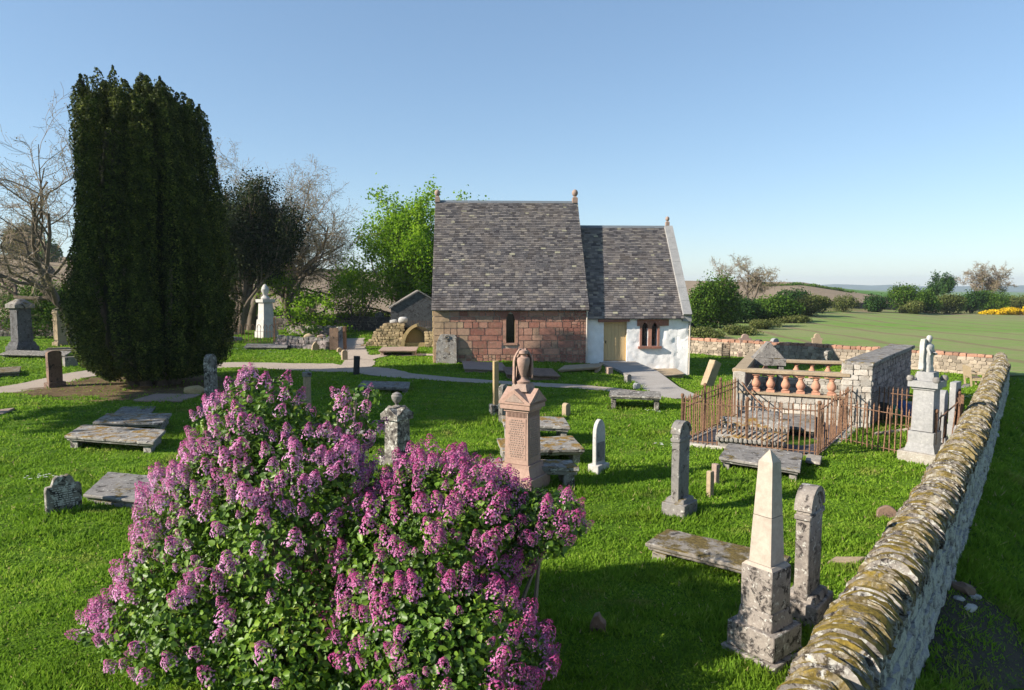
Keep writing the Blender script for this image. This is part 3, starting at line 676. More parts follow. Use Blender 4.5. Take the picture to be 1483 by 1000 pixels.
# ------------------------------------------------------------------ graveyard stones
def outline(style,w,h):
    a=w/2; P=[(-a,0),(a,0)]
    if style=='flat': P+=[(a,h),(-a,h)]
    elif style=='round': P+=[(a*math.cos(R(q)),h-a*.9+a*.9*math.sin(R(q))) for q in range(0,181,15)]
    elif style=='low': P+=[(a*math.cos(R(q)),h-a*.35+a*.35*math.sin(R(q))) for q in range(0,181,15)]
    elif style=='gothic': P+=[(a,h*.72),(a*.93,h*.82),(a*.72,h*.91),(a*.36,h*.975),(0,h),(-a*.36,h*.975),(-a*.72,h*.91),(-a*.93,h*.82),(-a,h*.72)]
    elif style=='gable': P+=[(a,h*.86),(0,h),(-a,h*.86)]
    elif style=='shoulder': 
        P+=[(a,h*.80),(a*.72,h*.82)]+[(a*.66*math.cos(R(q)),h*.84+h*.16*math.sin(R(q))) for q in range(0,181,20)]+[(-a*.72,h*.82),(-a,h*.80)]
    elif style=='ornate':
        P+=[(a,h*.70),(a*1.12,h*.74),(a*1.2,h*.80),(a*.85,h*.80),(a*.66,h*.82)]+[(a*.6*math.cos(R(q)),h*.86+h*.14*math.sin(R(q))) for q in range(0,181,20)]+[(-a*.66,h*.82),(-a*.85,h*.80),(-a*1.2,h*.80),(-a*1.12,h*.74),(-a,h*.70)]
    elif style=='curly':
        P+=[(a,h*.72),(a*.92,h*.78),(a*.66,h*.78),(a*.6,h*.84),(a*.5,h*.95),(a*.3,h),(a*.12,h*.97),(0,h*.99),(-a*.12,h*.97),(-a*.3,h),(-a*.5,h*.95),(-a*.6,h*.84),(-a*.66,h*.78),(-a*.92,h*.78),(-a,h*.72)]
    elif style=='broken': P+=[(a,h*.7),(a*.4,h*.82),(a*.1,h),(-a*.5,h*.93),(-a,h*.6)]
    return P
def script(mb,w,z0,z1,y,rows,seed=0,mat=None):
    rr=random.Random(seed)
    for k in range(rows):
        z=z1-(z1-z0)*(k+.5)/rows; half=w/2*rr.uniform(.55,.95); x=-half
        while x<half:
            L=rr.uniform(.02,.06); L=min(L,half-x+.01); mb.box((x+L/2,y,z),(L,.006,(z1-z0)/rows*.42)); x+=L+rr.uniform(.012,.02)
def headstone(label,px,py,top,rz,w,t,style,mat,base=None,group=None,lean=0.,side=0.,name='headstone',cat='headstone',text=0,cap=None,rough=.006,trim=None):
    P=G(px,py); h=ztop(P,top)-P.z; o=thing(name,label,cat,P,R(rz),group); b=0
    if base:
        bw,bt,bh=base; mb=MB().box((0,0,bh/2-.1),(bw,bt,bh+.2)); 
        if bh>.22: mb.box((0,0,bh+.03),(bw*.82,bt*.82,.08),taper=.9)
        mb.rough(.12,rough).build('plinth',mat,o,bev=.012); b=bh
    mb=MB(); mb.prism(outline(style,w,h-b+.12),-t/2,t/2,T((0,0,b-.12))@T((0,0,.12))@RY(side)@RX(lean)@T((0,0,-.12))); mb.rough(max(.1,w/6),rough).build('tablet',mat,o,bev=.008)
    if cap: # moulded string below the rounded top
        MB().box((0,0,b+(h-b)*cap),(w*1.12,t*1.25,(h-b)*.05)).rough(.1,rough).build('moulding',mat,o,bev=.012)
        mb=MB(); a=w*.5
        pts=[(a*1.12*math.cos(R(q)),(a*1.05)*math.sin(R(q))) for q in range(0,181,15)]+[(a*.86*math.cos(R(q)),(a*.8)*math.sin(R(q))) for q in range(180,-1,-15)]
        mb.prism(pts,-t*.62,t*.62,T((0,0,h-a*1.0))); mb.build('arch_moulding',mat,o,bev=.01)
    if text:
        mb=MB(); script(mb,w*.8,b+(h-b)*.2,b+(h-b)*.72,-t/2-.002,text,seed=int(px)); mb.build('inscription',trim or M['dark'],o,smooth=False)
    if trim and not text:
        MB().box((0,-t/2-.004,b+(h-b)*.28),(w*.72,.02,(h-b)*.42)).build('panel',trim,o,bev=.004)
    return o
# slabs -----------------------------------------------------------
def slab(label,FL,FR,BR,h,th,mat,legs='ends',group=None,name='table_tomb',cat='table tomb',legmat=None,depthm=None,over=.1):
    if h>.15 and not ('of the three' in label or 'white lichened' in label): h=max(.14,h*.66); th=min(th,h*.5)
    a=G(*FL,h); b=G(*FR,h); c=G(*BR,h); u=(b-a); u.z=0; v=(c-b); v.z=0
    if depthm: v=v.normalized()*depthm
    z0=(ground(a.x,a.y)+ground(c.x,c.y))/2; ctr=(a+b+(a+v)+(b+v))/4
    o=thing(name,label,cat,(ctr.x,ctr.y,z0),math.atan2(u.y,u.x),group)
    ri=RZ(-math.atan2(u.y,u.x)); U=(ri@u).xy; Vv=(ri@v).xy
    def quad(mb,s0,s1,t0,t1,za,zb,sh=0.,tag_=None):
        vs=[]
        for z,q in ((za,sh),(zb,0.)):
            for (s,t_) in ((s0+q,t0+q),(s1-q,t0+q),(s1-q,t1-q),(s0+q,t1-q)): p=U*(s-.5)+Vv*(t_-.5); vs.append(mb.bm.verts.new((p.x,p.y,z)))
        for f in ((0,3,2,1),(4,5,6,7),(0,1,5,4),(1,2,6,5),(2,3,7,6),(3,0,4,7)): mb.bm.faces.new([vs[i] for i in f])
        return mb
    mb=MB()
    if th>.09: quad(mb,.015,.985,.03,.97,h-th,h-th*.55,.01); quad(mb,0,1,0,1,h-th*.55+.002,h)
    else: quad(mb,0,1,0,1,h-th,h)
    for v_ in mb.bm.verts: v_.co.z+=.012*MN.noise(v_.co*2)
    mb.rough(.16,.009,4).build('slab',mat,o,bev=.012)
    lm=legmat or mat
    if legs=='ends':
        for s0,s1 in ((.04,.13),(.87,.96)): quad(MB(),s0,s1,.1,.9,-.25,h-th-.003).rough(.12,.008).build('support',lm,o,bev=.012)
    elif legs=='blocks':
        for s0,s1 in ((.05,.17),(.83,.95)):
            for t0,t1 in ((.06,.32),(.68,.94)): quad(MB(),s0,s1,t0,t1,-.25,h-th-.003).rough(.12,.008).build('support',lm,o,bev=.012)
    elif legs=='solid': quad(MB(),.03,.97,.05,.95,-.25,h-th-.003).rough(.15,.01).build('base',lm,o,bev=.012)
    return o
# left side
slab('front table tomb of the pair left of the lilac, pale lichened top with yellow patches',(93,632),(222,638),(240,622),.5,.13,M['greymoss'])
slab('rear table tomb of the pair left of the lilac, half hidden behind the front one',(134,613),(235,614),(249,598),.46,.12,M['greymoss'])
slab('low grey slab tomb whose right end runs behind the lilac, beside the small inscribed headstone',(120,714),(262,733),(283,697),.3,.12,M['grey'],'solid')
slab('flat grey ledger in the turf just behind the pair of table tombs',(163,601),(216,601),(226,588),.06,.1,M['grey'],None,name='ledger_stone',cat='ledger stone')
slab('flat pinkish ledger on the bare soil in front of the tall yew',(193,580),(262,580),(291,570),.08,.12,M['pinkflat'],None,name='ledger_stone',cat='ledger stone')
slab('flat grey slab in the turf cut by the left edge of the photo',(-18,601),(5,598),(22,591),.06,.1,M['pinkflat'],None,name='ledger_stone',cat='ledger stone')
slab('long weathered slab on low supports in front of the tall dark pedestal monument',(-2,513),(94,515),(104,509),.32,.13,M['lichen'],'ends')
slab('thick mossy slab beside the gravel path at the left edge',(-22,541),(28,538),(31,531),.34,.2,M['mossy'],'solid')
slab('yellow mossy slab in front of the cream round topped headstone left of the yew',(62,508),(112,508),(117,503),.2,.14,M['mossy'],'solid')
slab('low slab in front of the hooped rusty railing',(353,503),(416,503),(417,498),.28,.12,M['grey'],'solid')
slab('pale table tomb in front of the arched brown headstone at the back',(420,470),(441,473),(456,466),.75,.14,M['tan'],'ends')
slab('reddish bench like slab in front of the arched yellow recess',(548,508),(603,508),(606,502),.5,.12,M['pinkflat'],'ends')
slab('reddish ledger on a low base against the nave wall, nearest the leaning slab',(672,534),(736,535),(727,525),.3,.14,M['pinkflat'],'solid')
slab('dark red ledger with a broken right end, behind the urn of the pink monument',(733,543),(812,545),(800,533),.3,.14,M['brown'],'solid')
slab('pale table slab near the chapel door, raised over a dark gap',(808,533),(868,533),(874,528),.38,.12,M['tan'],'ends')
slab('low pale slab against the limewashed wall under the twin window',(937,542),(992,545),(975,535),.16,.12,M['tan'],'solid')
slab('white lichened table tomb beside the path left of the rusty enclosure',(882,573),(958,575),(956,567),.46,.12,M['lichen'],'ends')
slab('rear table tomb of the three right of the pink monument, with orange moss',(729,614),(826,618),(817,605),.5,.14,M['greymoss'])
slab('middle table tomb of the three right of the pink monument, the widest',(728,654),(847,650),(829,631),.36,.14,M['greymoss'])
slab('front table tomb of the three right of the pink monument, thick lichened edge',(716,674),(839,679),(828,667),.42,.16,M['greymoss'],'blocks')
slab('large moss covered table slab left of the cream obelisk',(934,787),(1122,829),(1146,805),.34,.13,M['mossy'],'blocks')
slab('long grey slab tomb outside the front of the rusty enclosure',(1041,663),(1159,679),(1163,656),.42,.12,M['grey'],'ends')
slab('grey table top showing behind the upper lilac sprays and the urn monument',(518,559),(592,561),(594,554),.4,.12,M['grey'],'ends')
slab('pale table tomb half hidden behind the lilac, right of the fluted post',(455,632),(546,632),(545,621),.4,.12,M['greymoss'],'ends')
slab('pale flat stone in the grass between headstone and mossy wall',(1197,812),(1243,814),(1254,807),.05,.09,M['tan'],None,name='ledger_stone',cat='ledger stone')
slab('small pale kerb block at the corner of the rusty enclosure',(1166,666),(1188,670),(1191,660),.16,.3,M['whiterub'],None,name='kerb_block',cat='kerb stone')
# headstones
def pedestal(label,px,py,top,rz,spec,mat,name='monument',cat='monument',mats=None,square=True):
    """spec: list of (part name, z0 fraction, z1 fraction, half width bottom, half width top[, mat])"""
    P=G(px,py); h=ztop(P,top)-P.z; o=thing(name,label,cat,P,R(rz))
    for q in spec:
        nm,a,b,w0,w1=q[:5]; mt=q[5] if len(q)>5 else mat; z0=a*h-(.25 if a==0 else 0); 
        MB().box((0,0,(z0+b*h)/2),(2*w0,2*w0,b*h-z0-.002),taper=w1/w0).rough(.16,.004).build(nm,mt,o,bev=.01)
    return o,h
o,h=pedestal('tall dark pedestal monument with a pyramid cap behind the long slab at far left',33,510,433,62,[('plinth',0,.11,.62,.6),('base',.11,.2,.55,.45),('shaft',.2,.83,.40,.37)],M['dark'])
MB().box((0,0,h*.86),(1.06,1.06,h*.07)).box((0,0,h*.945),(1.1,1.1,h*.11),taper=.25).rough(.2,.01).build('cap',M['grey'],o,bev=.02)
headstone('cream round topped headstone left of the tall yew',88,501,447,72,.62,.36,'round',M['tan'],(.8,.5,.25),cap=.66)
headstone('dark carved stone leaning close to the left side of the yew',106,500,475,60,.5,.3,'broken',M['lichen'])
headstone('brown round shouldered headstone with a rough dark edge beside the gravel path',80,561,508,62,.5,.17,'low',M['brown'],(.62,.35,.2))
headstone('small square grey stub beside the path between headstone and yew',102,531,517,50,.55,.35,'flat',M['grey'],name='stone_stub',cat='grave stub')
headstone('small shaped headstone with worn lettering in the left foreground',93,742,688,48,.52,.1,'curly',M['lichen'],text=9,trim=M['pale'])
headstone('tall thin headstone black with lichen standing just left of the lilac',307,596,513,88,.52,.17,'round',M['lichen'],(.6,.4,.28))
mb=MB(); P=G(281,571); mb.blob((0,0,.12),(.7,.45,.35),.2,seed=4); o=mb.build('boulder',M['archtan']); o.location=P; tag(o,'rounded yellowish boulder at the foot of the yew','boulder')
# mid left
o,h=pedestal('slender grey monument with a small urn partly hidden by the yew',322,494,442,50,[('slab_base',0,.1,1.0,.98),('plinth',.1,.24,.42,.36),('shaft',.24,.78,.24,.2)],M['grey'])
MB().lathe([(.12,h*.78),(.22,h*.8),(.1,h*.84),(.17,h*.9),(.08,h*.95),(.1,h*.97),(.02,h)],12).build('urn',M['grey'],o)
o,h=pedestal('white marble monument with a draped urn behind the hooped railing',386,489,412,50,[('plinth',0,.12,.62,.6),('base',.12,.34,.55,.48),('shaft',.34,.66,.42,.36),('cornice',.66,.72,.5,.52),],M['pale'])
MB().lathe([(.3,h*.72),(.34,h*.74),(.16,h*.79),(.25,h*.86),(.3,h*.9),(.2,h*.95),(.12,h*.985),(.03,h)],14).rough(.1,.03,6).build('draped_urn',M['pale'],o)
headstone('arched brown headstone standing above the pale table tomb at the back',452,471,438,60,.9,.3,'round',M['tan'],(1.05,.5,.3),rough=.01)
headstone('slim pale post stone left of the pale table tomb at the back',417,472,455,40,.28,.22,'round',M['pale'],(.5,.4,.4))
headstone('left of two white slabs leaning on the back wall',469,476,463,25,1.1,.12,'flat',M['pale'],lean=-.2)
headstone('right of two white slabs leaning on the back wall',481,476,463,25,1.2,.12,'flat',M['pale'],lean=-.2,side=.1)
headstone('dark upright headstone in front of the gabled burial house',550,477,452,50,.8,.35,'gable',M['grey'],(1.,.6,.3))
headstone('dark slim stone standing behind the stone mound near the railing',580,478,456,50,.35,.25,'round',M['grey'])
headstone('small leaning brown stone at the corner of the low stone enclosure',456,508,495,30,.38,.2,'broken',M['tan'],side=.15)
headstone('shorter of two stubs beside the gravel junction',492,511,504,30,.3,.2,'round',M['tan'],name='stone_stub',cat='grave stub')
headstone('taller of two round topped stubs beside the gravel junction',499,522,507,30,.28,.2,'round',M['tan'],name='stone_stub',cat='grave stub')
headstone('narrow black post like stone at the edge of the gravel path',516,543,516,40,.22,.17,'flat',M['black'],side=.06,name='dark_post',cat='post')
# centre
headstone('small grey stub leaning at the foot of the fluted post behind the lilac',437,622,590,50,.22,.14,'round',M['dark'])
def fluted():
    P=G(446,606); h=ztop(P,538)-P.z; o=thing('fluted_post','slim pale fluted post stone with a capital, behind the left lilac','post',P,R(30))
    prof=[]; mb=MB(); n=24
    rings=[]
    for z in (-.2,h-.16):
        rings.append([mb.bm.verts.new((r*math.cos(2*math.pi*i/n),r*math.sin(2*math.pi*i/n),z)) for i in range(n) for r in [.105 if i%2 else .09]])
    for i in range(n): mb.bm.faces.new([rings[0][i],rings[0][(i+1)%n],rings[1][(i+1)%n],rings[1][i]])
    mb.build('shaft',M['tan'],o,ang=10); MB().box((0,0,h-.09),(.24,.24,.14),taper=.95).rough(.08,.006).build('capital',M['grey'],o,bev=.02)
fluted()
def urnmon():
    o,h=pedestal('lichened urn monument with pedimented cap rising behind the lilac blossoms',576,672,567,55,[('plinth',0,.12,.3,.28),('shaft',.12,.62,.2,.19),('cap',.62,.67,.25,.25)],M['lichen'])
    a=.25; mb=MB()
    for k in range(2): mb.prism([(-a,.67*h),(a,.67*h),(a,.70*h),(a*.7,.72*h),(0,.79*h),(-a*.7,.72*h),(-a,.70*h)],-a+.001*k,a-.001*k,RZ(R(90*k)))
    mb.rough(.08,.008).build('pediment',M['lichen'],o)
    mb=MB(); mb.lathe([(.09,h*.78),(.1,h*.8),(.035,h*.815),(.03,h*.83),(.075,h*.86),(.11,h*.9),(.12,h*.94),(.095,h*.955),(.1,h*.965),(.02,h*.99)],16); mb.build('urn',M['grey'],o)
urnmon()
def pinkmon():
    P=G(757,708); h=ztop(P,506)-P.z; o=thing('monument','pink sandstone monument with a draped urn on its pedimented top','monument',P,R(60)); m=M['pink']; f=h/200.
    MB().box((0,0,f*11-.15),(.78,.78,f*22+.3)).rough(.2,.002).build('plinth',m,o,bev=.01)
    MB().box((0,0,f*29),(.70,.70,f*13),taper=.80).build('splay',m,o,bev=.006)
    MB().box((0,0,f*37.5),(.57,.57,f*4)).build('string',m,o,bev=.012)
    s=MB().box((0,0,f*77),(.50,.50,f*74),taper=.93).build('shaft',m,o,bev=.006)
    for k,r in enumerate((0,-90)):
        q=MB(); q.box((0,-.247,f*76),(.4,.006,f*58),RX(-R(.6))); 
        pn=q.build('panel',M['pinkflat'] if False else m,s); pn.rotation_euler=(0,0,R(r))
        mb=MB(); rr=random.Random(k)
        for row in range(17):
            z=f*(102-row*3.2); yy=-.2535+.0002*(z/f-77)*.0; half=.175*rr.uniform(.6,1); x=-half
            yy=-.25+ (z-f*77)*.0105
            while x<half: L=min(rr.uniform(.015,.05),half-x+.01); mb.box((x+L/2,yy-.004,z),(L,.008,f*1.5)); x+=L+.013
        ins=mb.build('inscription',M['pinkflat'],s,smooth=False); ins.rotation_euler=(0,0,R(r))
        mb=MB(); 
        for i in range(14): mb.box((-.19+.0292*i,-.243,f*109.5),(.012,.012,f*6))
        fr=mb.build('frieze_fluting',m,s,smooth=False); fr.rotation_euler=(0,0,R(r))
    MB().box((0,0,f*116),(.52,.52,f*4)).build('neck',m,o,bev=.008)
    mb=MB(); mb.box((0,0,f*121.5),(.62,.62,f*7)); mb.build('cornice',m,o,bev=.012)
    a=.33; mb=MB()
    for k in range(2): mb.prism([(-a,f*125),(a,f*125),(a,f*128),(a*.8,f*131),(0,f*146),(-a*.8,f*131),(-a,f*128)],-a+.002*k,a-.002*k,RZ(R(90*k)))
    mb.build('pediment',m,o,bev=.006)
    for r in (0,-90):
        mb=MB(); mb.prism([(-a*.62,f*128.5),(a*.62,f*128.5),(0,f*140)],-a-.012,-a+.02); q=mb.build('tympanum',M['pinkflat'],o); q.rotation_euler=(0,0,R(r))
    MB().box((0,0,f*147),(.36,.36,f*10),taper=.75).build('urn_base',M['pinkflat'],o,bev=.012)
    mb=MB(); mb.lathe([(.13,f*152),(.14,f*155),(.07,f*158),(.055,f*161),(.08,f*166),(.12,f*176),(.135,f*184),(.12,f*188),(.065,f*190),(.06,f*192),(.1,f*194),(.085,f*198),(.02,f*200)],20); mb.build('urn',m,o)
    # drapery: folded cloth falling down two sides of the urn
    for side,ln in ((R(118),1.),(R(325),.85),(R(40),.95)):
        mb=MB(); n=12; rows=9; vs=[]
        for j in range(rows):
            z=f*(201-(49*ln)*j/(rows-1)); row=[]
            for i in range(n):
                a_=side+(i/(n-1)-.5)*1.25*(.65+.4*j/rows); r=(.05+.115*math.sin(min(1,j/3)*1.57))*(1+.05*j/rows)+.014*math.sin(i*2.4+j*.3)+.012
                row.append(mb.bm.verts.new((r*math.cos(a_),r*math.sin(a_),z)))
            vs.append(row)
        for j in range(rows-1):
            for i in range(n-1): mb.bm.faces.new([vs[j][i],vs[j][i+1],vs[j+1][i+1],vs[j+1][i]])
        q=mb.build('drapery',m,o,ang=80); md=q.modifiers.new('s','SOLIDIFY'); md.thickness=.022
pinkmon()
def post_on_plinth():
    P=G(718,602); h=ztop(P,523)-P.z; o=thing('square_post','slim yellow square post on a lichened plinth left of the pink monument','post',P,R(20))
    MB().box((0,0,.08),(.34,.3,.5)).rough(.1,.008).build('plinth',M['lichen'],o,bev=.012)
    MB().box((0,0,(h+.3)/2),(.145,.14,h-.3)).rough(.3,.002).build('shaft',M['archtan'],o,bev=.01)
post_on_plinth()
headstone('thin edge on lichened headstone between the yellow post and the pink monument',729,611,557,72,.5,.12,'low',M['lichen'])
headstone('short round topped stub in the grass right of the pink monument',820,603,584,40,.2,.17,'round',M['tan'],name='stone_stub',cat='grave stub')
headstone('small stub in front of the three table tombs beside the pink monument',764+55,700,686,30,.17,.12,'round',M['tan'],name='stone_stub',cat='grave stub')
headstone('white gothic pointed headstone on a small base right of the three table tombs',867,683,607,46,.32,.09,'gothic',M['pale'],(.40,.26,.17),trim=M['grey'],rough=.002)
headstone('tall grey headstone with a lichened round top in front of the rusty enclosure',984,745,610,50,.38,.14,'round',M['grey'],(.50,.42,.24),cap=.78)
headstone('shorter front stub of the pair right of the tall grey headstone',1028,719,682,30,.1,.1,'low',M['tan'],name='stone_stub',cat='grave stub')
headstone('taller rear stub of the pair right of the tall grey headstone',1036,703,672,30,.1,.12,'flat',M['pinkflat'],name='stone_stub',cat='grave stub')
headstone('small round brown stone alone in the grass near the mossy wall',1284,752,733,-20,.3,.1,'round',M['brown'])
headstone('small broken brown stone in the shade at the foot of the lilac',866,914,888,-15,.17,.1,'broken',M['brown'])
headstone('tall round topped headstone right of the obelisk, dark face with white lichen spots',1167,893,704,50,.46,.15,'round',M['obbase'],(.6,.42,.26),cap=.76,rough=.008)
def obelisk():
    P=G(1106,942); h=ztop(P,652)-P.z; o=thing('obelisk','cream obelisk on a stepped dark plinth in the right foreground','obelisk',P,R(38)); f=h
    MB().box((0,0,.0),(.62,.62,.1)).rough(.15,.004).build('ground_course',M['obbase'],o,bev=.008)
    MB().box((0,0,.05+f*.065),(.53,.53,f*.125)).rough(.12,.004).build('step',M['obbase'],o,bev=.01)
    MB().box((0,0,f*.19),(.41,.41,f*.085),taper=.88).rough(.1,.004).build('moulding',M['obbase'],o,bev=.01)
    MB().box((0,0,f*.335),(.35,.35,f*.205)).rough(.1,.003).build('die',M['obbase'],o,bev=.006)
    MB().box((0,0,f*.445),(.34,.34,f*.014),taper=.85).build('collar',M['obelisk'],o)
    MB().box((0,0,f*.5675),(.245,.245,f*.23),taper=.845).build('lower_shaft',M['obelisk'],o,bev=.004)
    MB().box((0,0,f*.817),(.203,.203,f*.262),taper=.76).box((0,0,f*.975),(.153,.153,f*.054),taper=.05).build('upper_shaft',M['obelisk'],o,bev=.003)
obelisk()
# leaning slab on the nave wall
def leaner():
    P=cw(cu(646.5),-.42); P.z=ground(P.x,P.y); o=thing('leaning_slab','large pale carved slab with a ring leaning against the nave wall','grave slab',P,CTH)
    MB().prism([(-.52,-.1),(.52,-.1),(.5,1.32),(.4,1.45),(-.25,1.47),(-.34,1.38),(-.5,1.0)],-.07,.07,RX(R(-12))).rough(.15,.012).build('slab',M['greymoss'],o,bev=.01)
    mb=MB(); n=14; mb.tube([(.03+.1*math.cos(2*math.pi*i/n),-.1+.26,1.3+.1*math.sin(2*math.pi*i/n)) for i in range(n+1)],.025,6); mb.build('ring',M['grey'],o)
leaner()
headstone('squat pale block beside the start of the concrete ramp',882,543,532,20,.24,.3,'flat',M['pinkflat'],name='stone_block',cat='stone block')
headstone('left stub of the pair beside the concrete ramp',909,557,542,30,.22,.2,'round',M['grey'],name='stone_stub',cat='grave stub')
headstone('right stub of the pair beside the concrete ramp, paler',922,564,555,30,.2,.2,'round',M['pale'],name='stone_stub',cat='grave stub')
headstone('thick pale stone leaning hard to the right, between chapel and rusty enclosure',1023,560,521,25,.4,.36,'flat',M['tan'],side=.42,rough=.012)
# back right
headstone('pale headstone with a pointed crest against the red coped wall, nearest the chapel',1078,517,484,0,.72,.25,'ornate',M['pinkflat'],(1.,.5,.28),trim=M['tan'])
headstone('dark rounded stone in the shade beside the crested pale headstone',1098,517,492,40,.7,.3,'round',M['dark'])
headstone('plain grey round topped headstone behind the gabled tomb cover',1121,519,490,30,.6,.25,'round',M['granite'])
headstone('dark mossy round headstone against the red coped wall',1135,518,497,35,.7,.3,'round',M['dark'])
headstone('ornate orange edged headstone with a dark panel against the back wall',1182,521,483,-8,.58,.24,'ornate',M['tan'],(.85,.5,.3),trim=M['dark'])
headstone('small lichened grey headstone right of the ornate one',1199,531,508,30,.5,.25,'low',M['lichen'])
for px,py,tp,lb in ((1051,520,497,'rusty mesh panel leaning in the grass left of the crested headstone'),(1141,520,502,'rusty mesh panel between dark headstone and ornate headstone')):
    P=G(px,py); h=ztop(P,tp)-P.z; o=thing('mesh_panel',lb,'mesh panel',P,R(35)); mb=MB()
    for i in range(9): mb.box((-.36+.09*i,0,h*.5),(.02,.02,h),RY(.08))
    for i in range(7): mb.box((0,0.012,h*(.06+.14*i)),(.8,.015,.018))
    mb.build('mesh',M['rust'],o,smooth=False); mb=MB(); mb.box((-.4,0,h/2),(.035,.035,h)).box((.4,0,h*.55),(.035,.035,h*1.1)).build('frame',M['rust'],o)
# ------------------------------------------------------------------ railings
BARM={}
def bar_mesh(kind,h):
    k=(kind,round(h,2))
    if k in BARM: return BARM[k]
    mb=MB(); mb.box((0,0,h/2),(.024,.024,h))
    if kind=='spike': mb.box((0,0,h+.025),(.05,.02,.035),taper=.3).box((0,0,h+.065),(.02,.02,.06),taper=.1).box((0,0,h-.12),(.028,.028,.025))
    if kind=='plain': mb.box((0,0,h+.03),(.018,.018,.06),taper=.1)
    o=mb.build('bar',M['rust'],None,smooth=False); BARM[k]=o.data; bpy.data.objects.remove(o); return BARM[k]
def rail_run(o,A,B,h,n,kind='spike',rails=(.1,.92),posts=True,bend=0.,sag=None):
    A=Vector((A[0],A[1]));B=Vector((B[0],B[1])); org=Vector(o.location); L=(B-A).length; ang=math.atan2((B-A).y,(B-A).x)
    me=bar_mesh(kind,h)
    for i in range(n):
        t=(i+.5)/n; p=A+(B-A)*t; g=ground(p.x,p.y)-org.z; b=link('bar',me,o); b.location=(p.x-org.x+random.uniform(-.008,.008),p.y-org.y,g); b.rotation_euler=(random.gauss(0,.02+bend),random.gauss(0,.02+bend),ang)
    for r in rails:
        mb=MB(); za,zb=ground(A.x,A.y)-org.z,ground(B.x,B.y)-org.z; a=Vector((A.x-org.x,A.y-org.y,za+h*r));b=Vector((B.x-org.x,B.y-org.y,zb+h*r)); m=(a+b)/2; dl=(b-a)
        mb.box(m,(dl.length,.035,.014),RZ(ang)@RY(-math.atan2(dl.z,dl.xy.length))).build('rail',M['rust'],o,smooth=False)
def post(o,p,h,ball=True,w=.045):
    org=Vector(o.location); mb=MB(); g=ground(p[0],p[1])-org.z; x,y=p[0]-org.x,p[1]-org.y; mb.box((x,y,g+h/2),(w,w,h))
    if ball: mb.blob((x,y,g+h+.04),(.085,.085,.1),0)
    mb.build('post',M['rust'],o,smooth=False)
P1=G(987,644);P2=G(1184,662);A_=Vector((6.6,19.84,0));B_=Vector((9.4,18.6,0))
o=thing('iron_enclosure','rusty spiked iron railing enclosure round the scalloped tombs, centre right','railing',(P1.x,P1.y,P1.z))
hh=1.12
rail_run(o,P1,P2,hh,27); rail_run(o,P1,A_,hh,33,'plain',(.08,.8,.93)); rail_run(o,P2,(B_.x-.25,B_.y-.1),hh,24,'plain',(.08,.93)); 
for q in (P1,P2,(P1+P2)/2): post(o,q,hh+.05)
for k in (.35,.62,.98): q=P1.lerp(A_,k); post(o,q,hh+.1,True,.05)
q=P1.lerp(P2,.42)
org=Vector(o.location)
# brace bars
for (a,b) in ((A_,P1.lerp(A_,.6)+Vector((.9,-.35,0))),):
    mb=MB(); mb.tube([(a.x-org.x,a.y-org.y,1.15),((a.x+b.x)/2-org.x,(a.y+b.y)/2-org.y,.95),(b.x+.6-org.x,b.y-org.y,.25)],.018,6); mb.build('brace',M['rust'],o)
# plinth kerb and gravel inside
kb=thing('kerb','pale stone kerb under the front of the rusty enclosure','kerb',(P1.x,P1.y,P1.z))
for a,b in ((P1,P2),(P1,A_),(P2,B_)):
    d=(b-a); ang=math.atan2(d.y,d.x); n=max(3,int(d.xy.length/.6)); mb=MB()
    for i in range(n):
        p=a+d*((i+.5)/n); mb.box((p.x-P1.x,p.y-P1.y,.0),(d.xy.length/n-.02,.26,.16),RZ(ang+random.uniform(-.02,.02)))
    mb.rough(.15,.012).build('kerb_course',M['whiterub'],kb,bev=.012)
poly=[P1.lerp(P2,.03),P2.lerp(B_,.03),B_,A_]; me=bpy.data.meshes.new('slate_chippings'); me.from_pydata([(q.x,q.y,ground(q.x,q.y)+.03) for q in poly],[],[(0,1,2,3)]); me.materials.append(M['gravedirt']); tag(link('gravel_floor',me),kind='structure')
# scalloped coped tombs inside
def coped(label,FL,FR,h0,hr,dep,mat,scal=True):
    a=G(*FL,h0);b=G(*FR,h0); u=(b-a);u.z=0; L=u.length; ang=math.atan2(u.y,u.x); n=Vector((-u.y,u.x,0)).normalized(); c=(a+b)/2+n*dep/2
    o=thing('coped_tomb',label,'coped tomb',(c.x,c.y,ground(c.x,c.y)),ang)
    MB().box((0,0,h0/2-.12),(L*.93,dep*.8,h0+.2)).rough(.15,.01).build('base',mat,o,bev=.012)
    MB().prism([(-dep/2,h0),(dep/2,h0),(dep/2,h0+.08),(dep*.16,hr),(-dep*.16,hr),(-dep/2,h0+.08)],-L/2,L/2,RZ(R(90))).rough(.15,.008).build('lid',mat,o,bev=.01)
    if scal:
        mb=MB(); k=int(L/.1)
        for s in (-1,1):
            for i in range(k): mb.blob((-L/2+L*(i+.5)/k,s*(dep/2+.005),h0+.04),(L/k*.92,.07,.13),.05,sub=1)
        mb.build('scalloped_edge',mat,o)
    return o
coped('front scalloped coped tomb inside the rusty enclosure',(1036,640),(1139,645),.18,.42,.62,M['greymoss'])
coped('middle scalloped coped tomb inside the rusty enclosure',(1042,621),(1144,625),.25,.48,.7,M['greymoss'])
coped('rear scalloped coped tomb inside the rusty enclosure, darkest and shortest',(1072,608),(1128,611),.3,.5,.6,M['grey'])
slab('grey table tomb in the far corner inside the rusty enclosure beneath the balusters',(1128,614),(1180,620),(1182,603),.42,.14,M['grey'],'blocks')
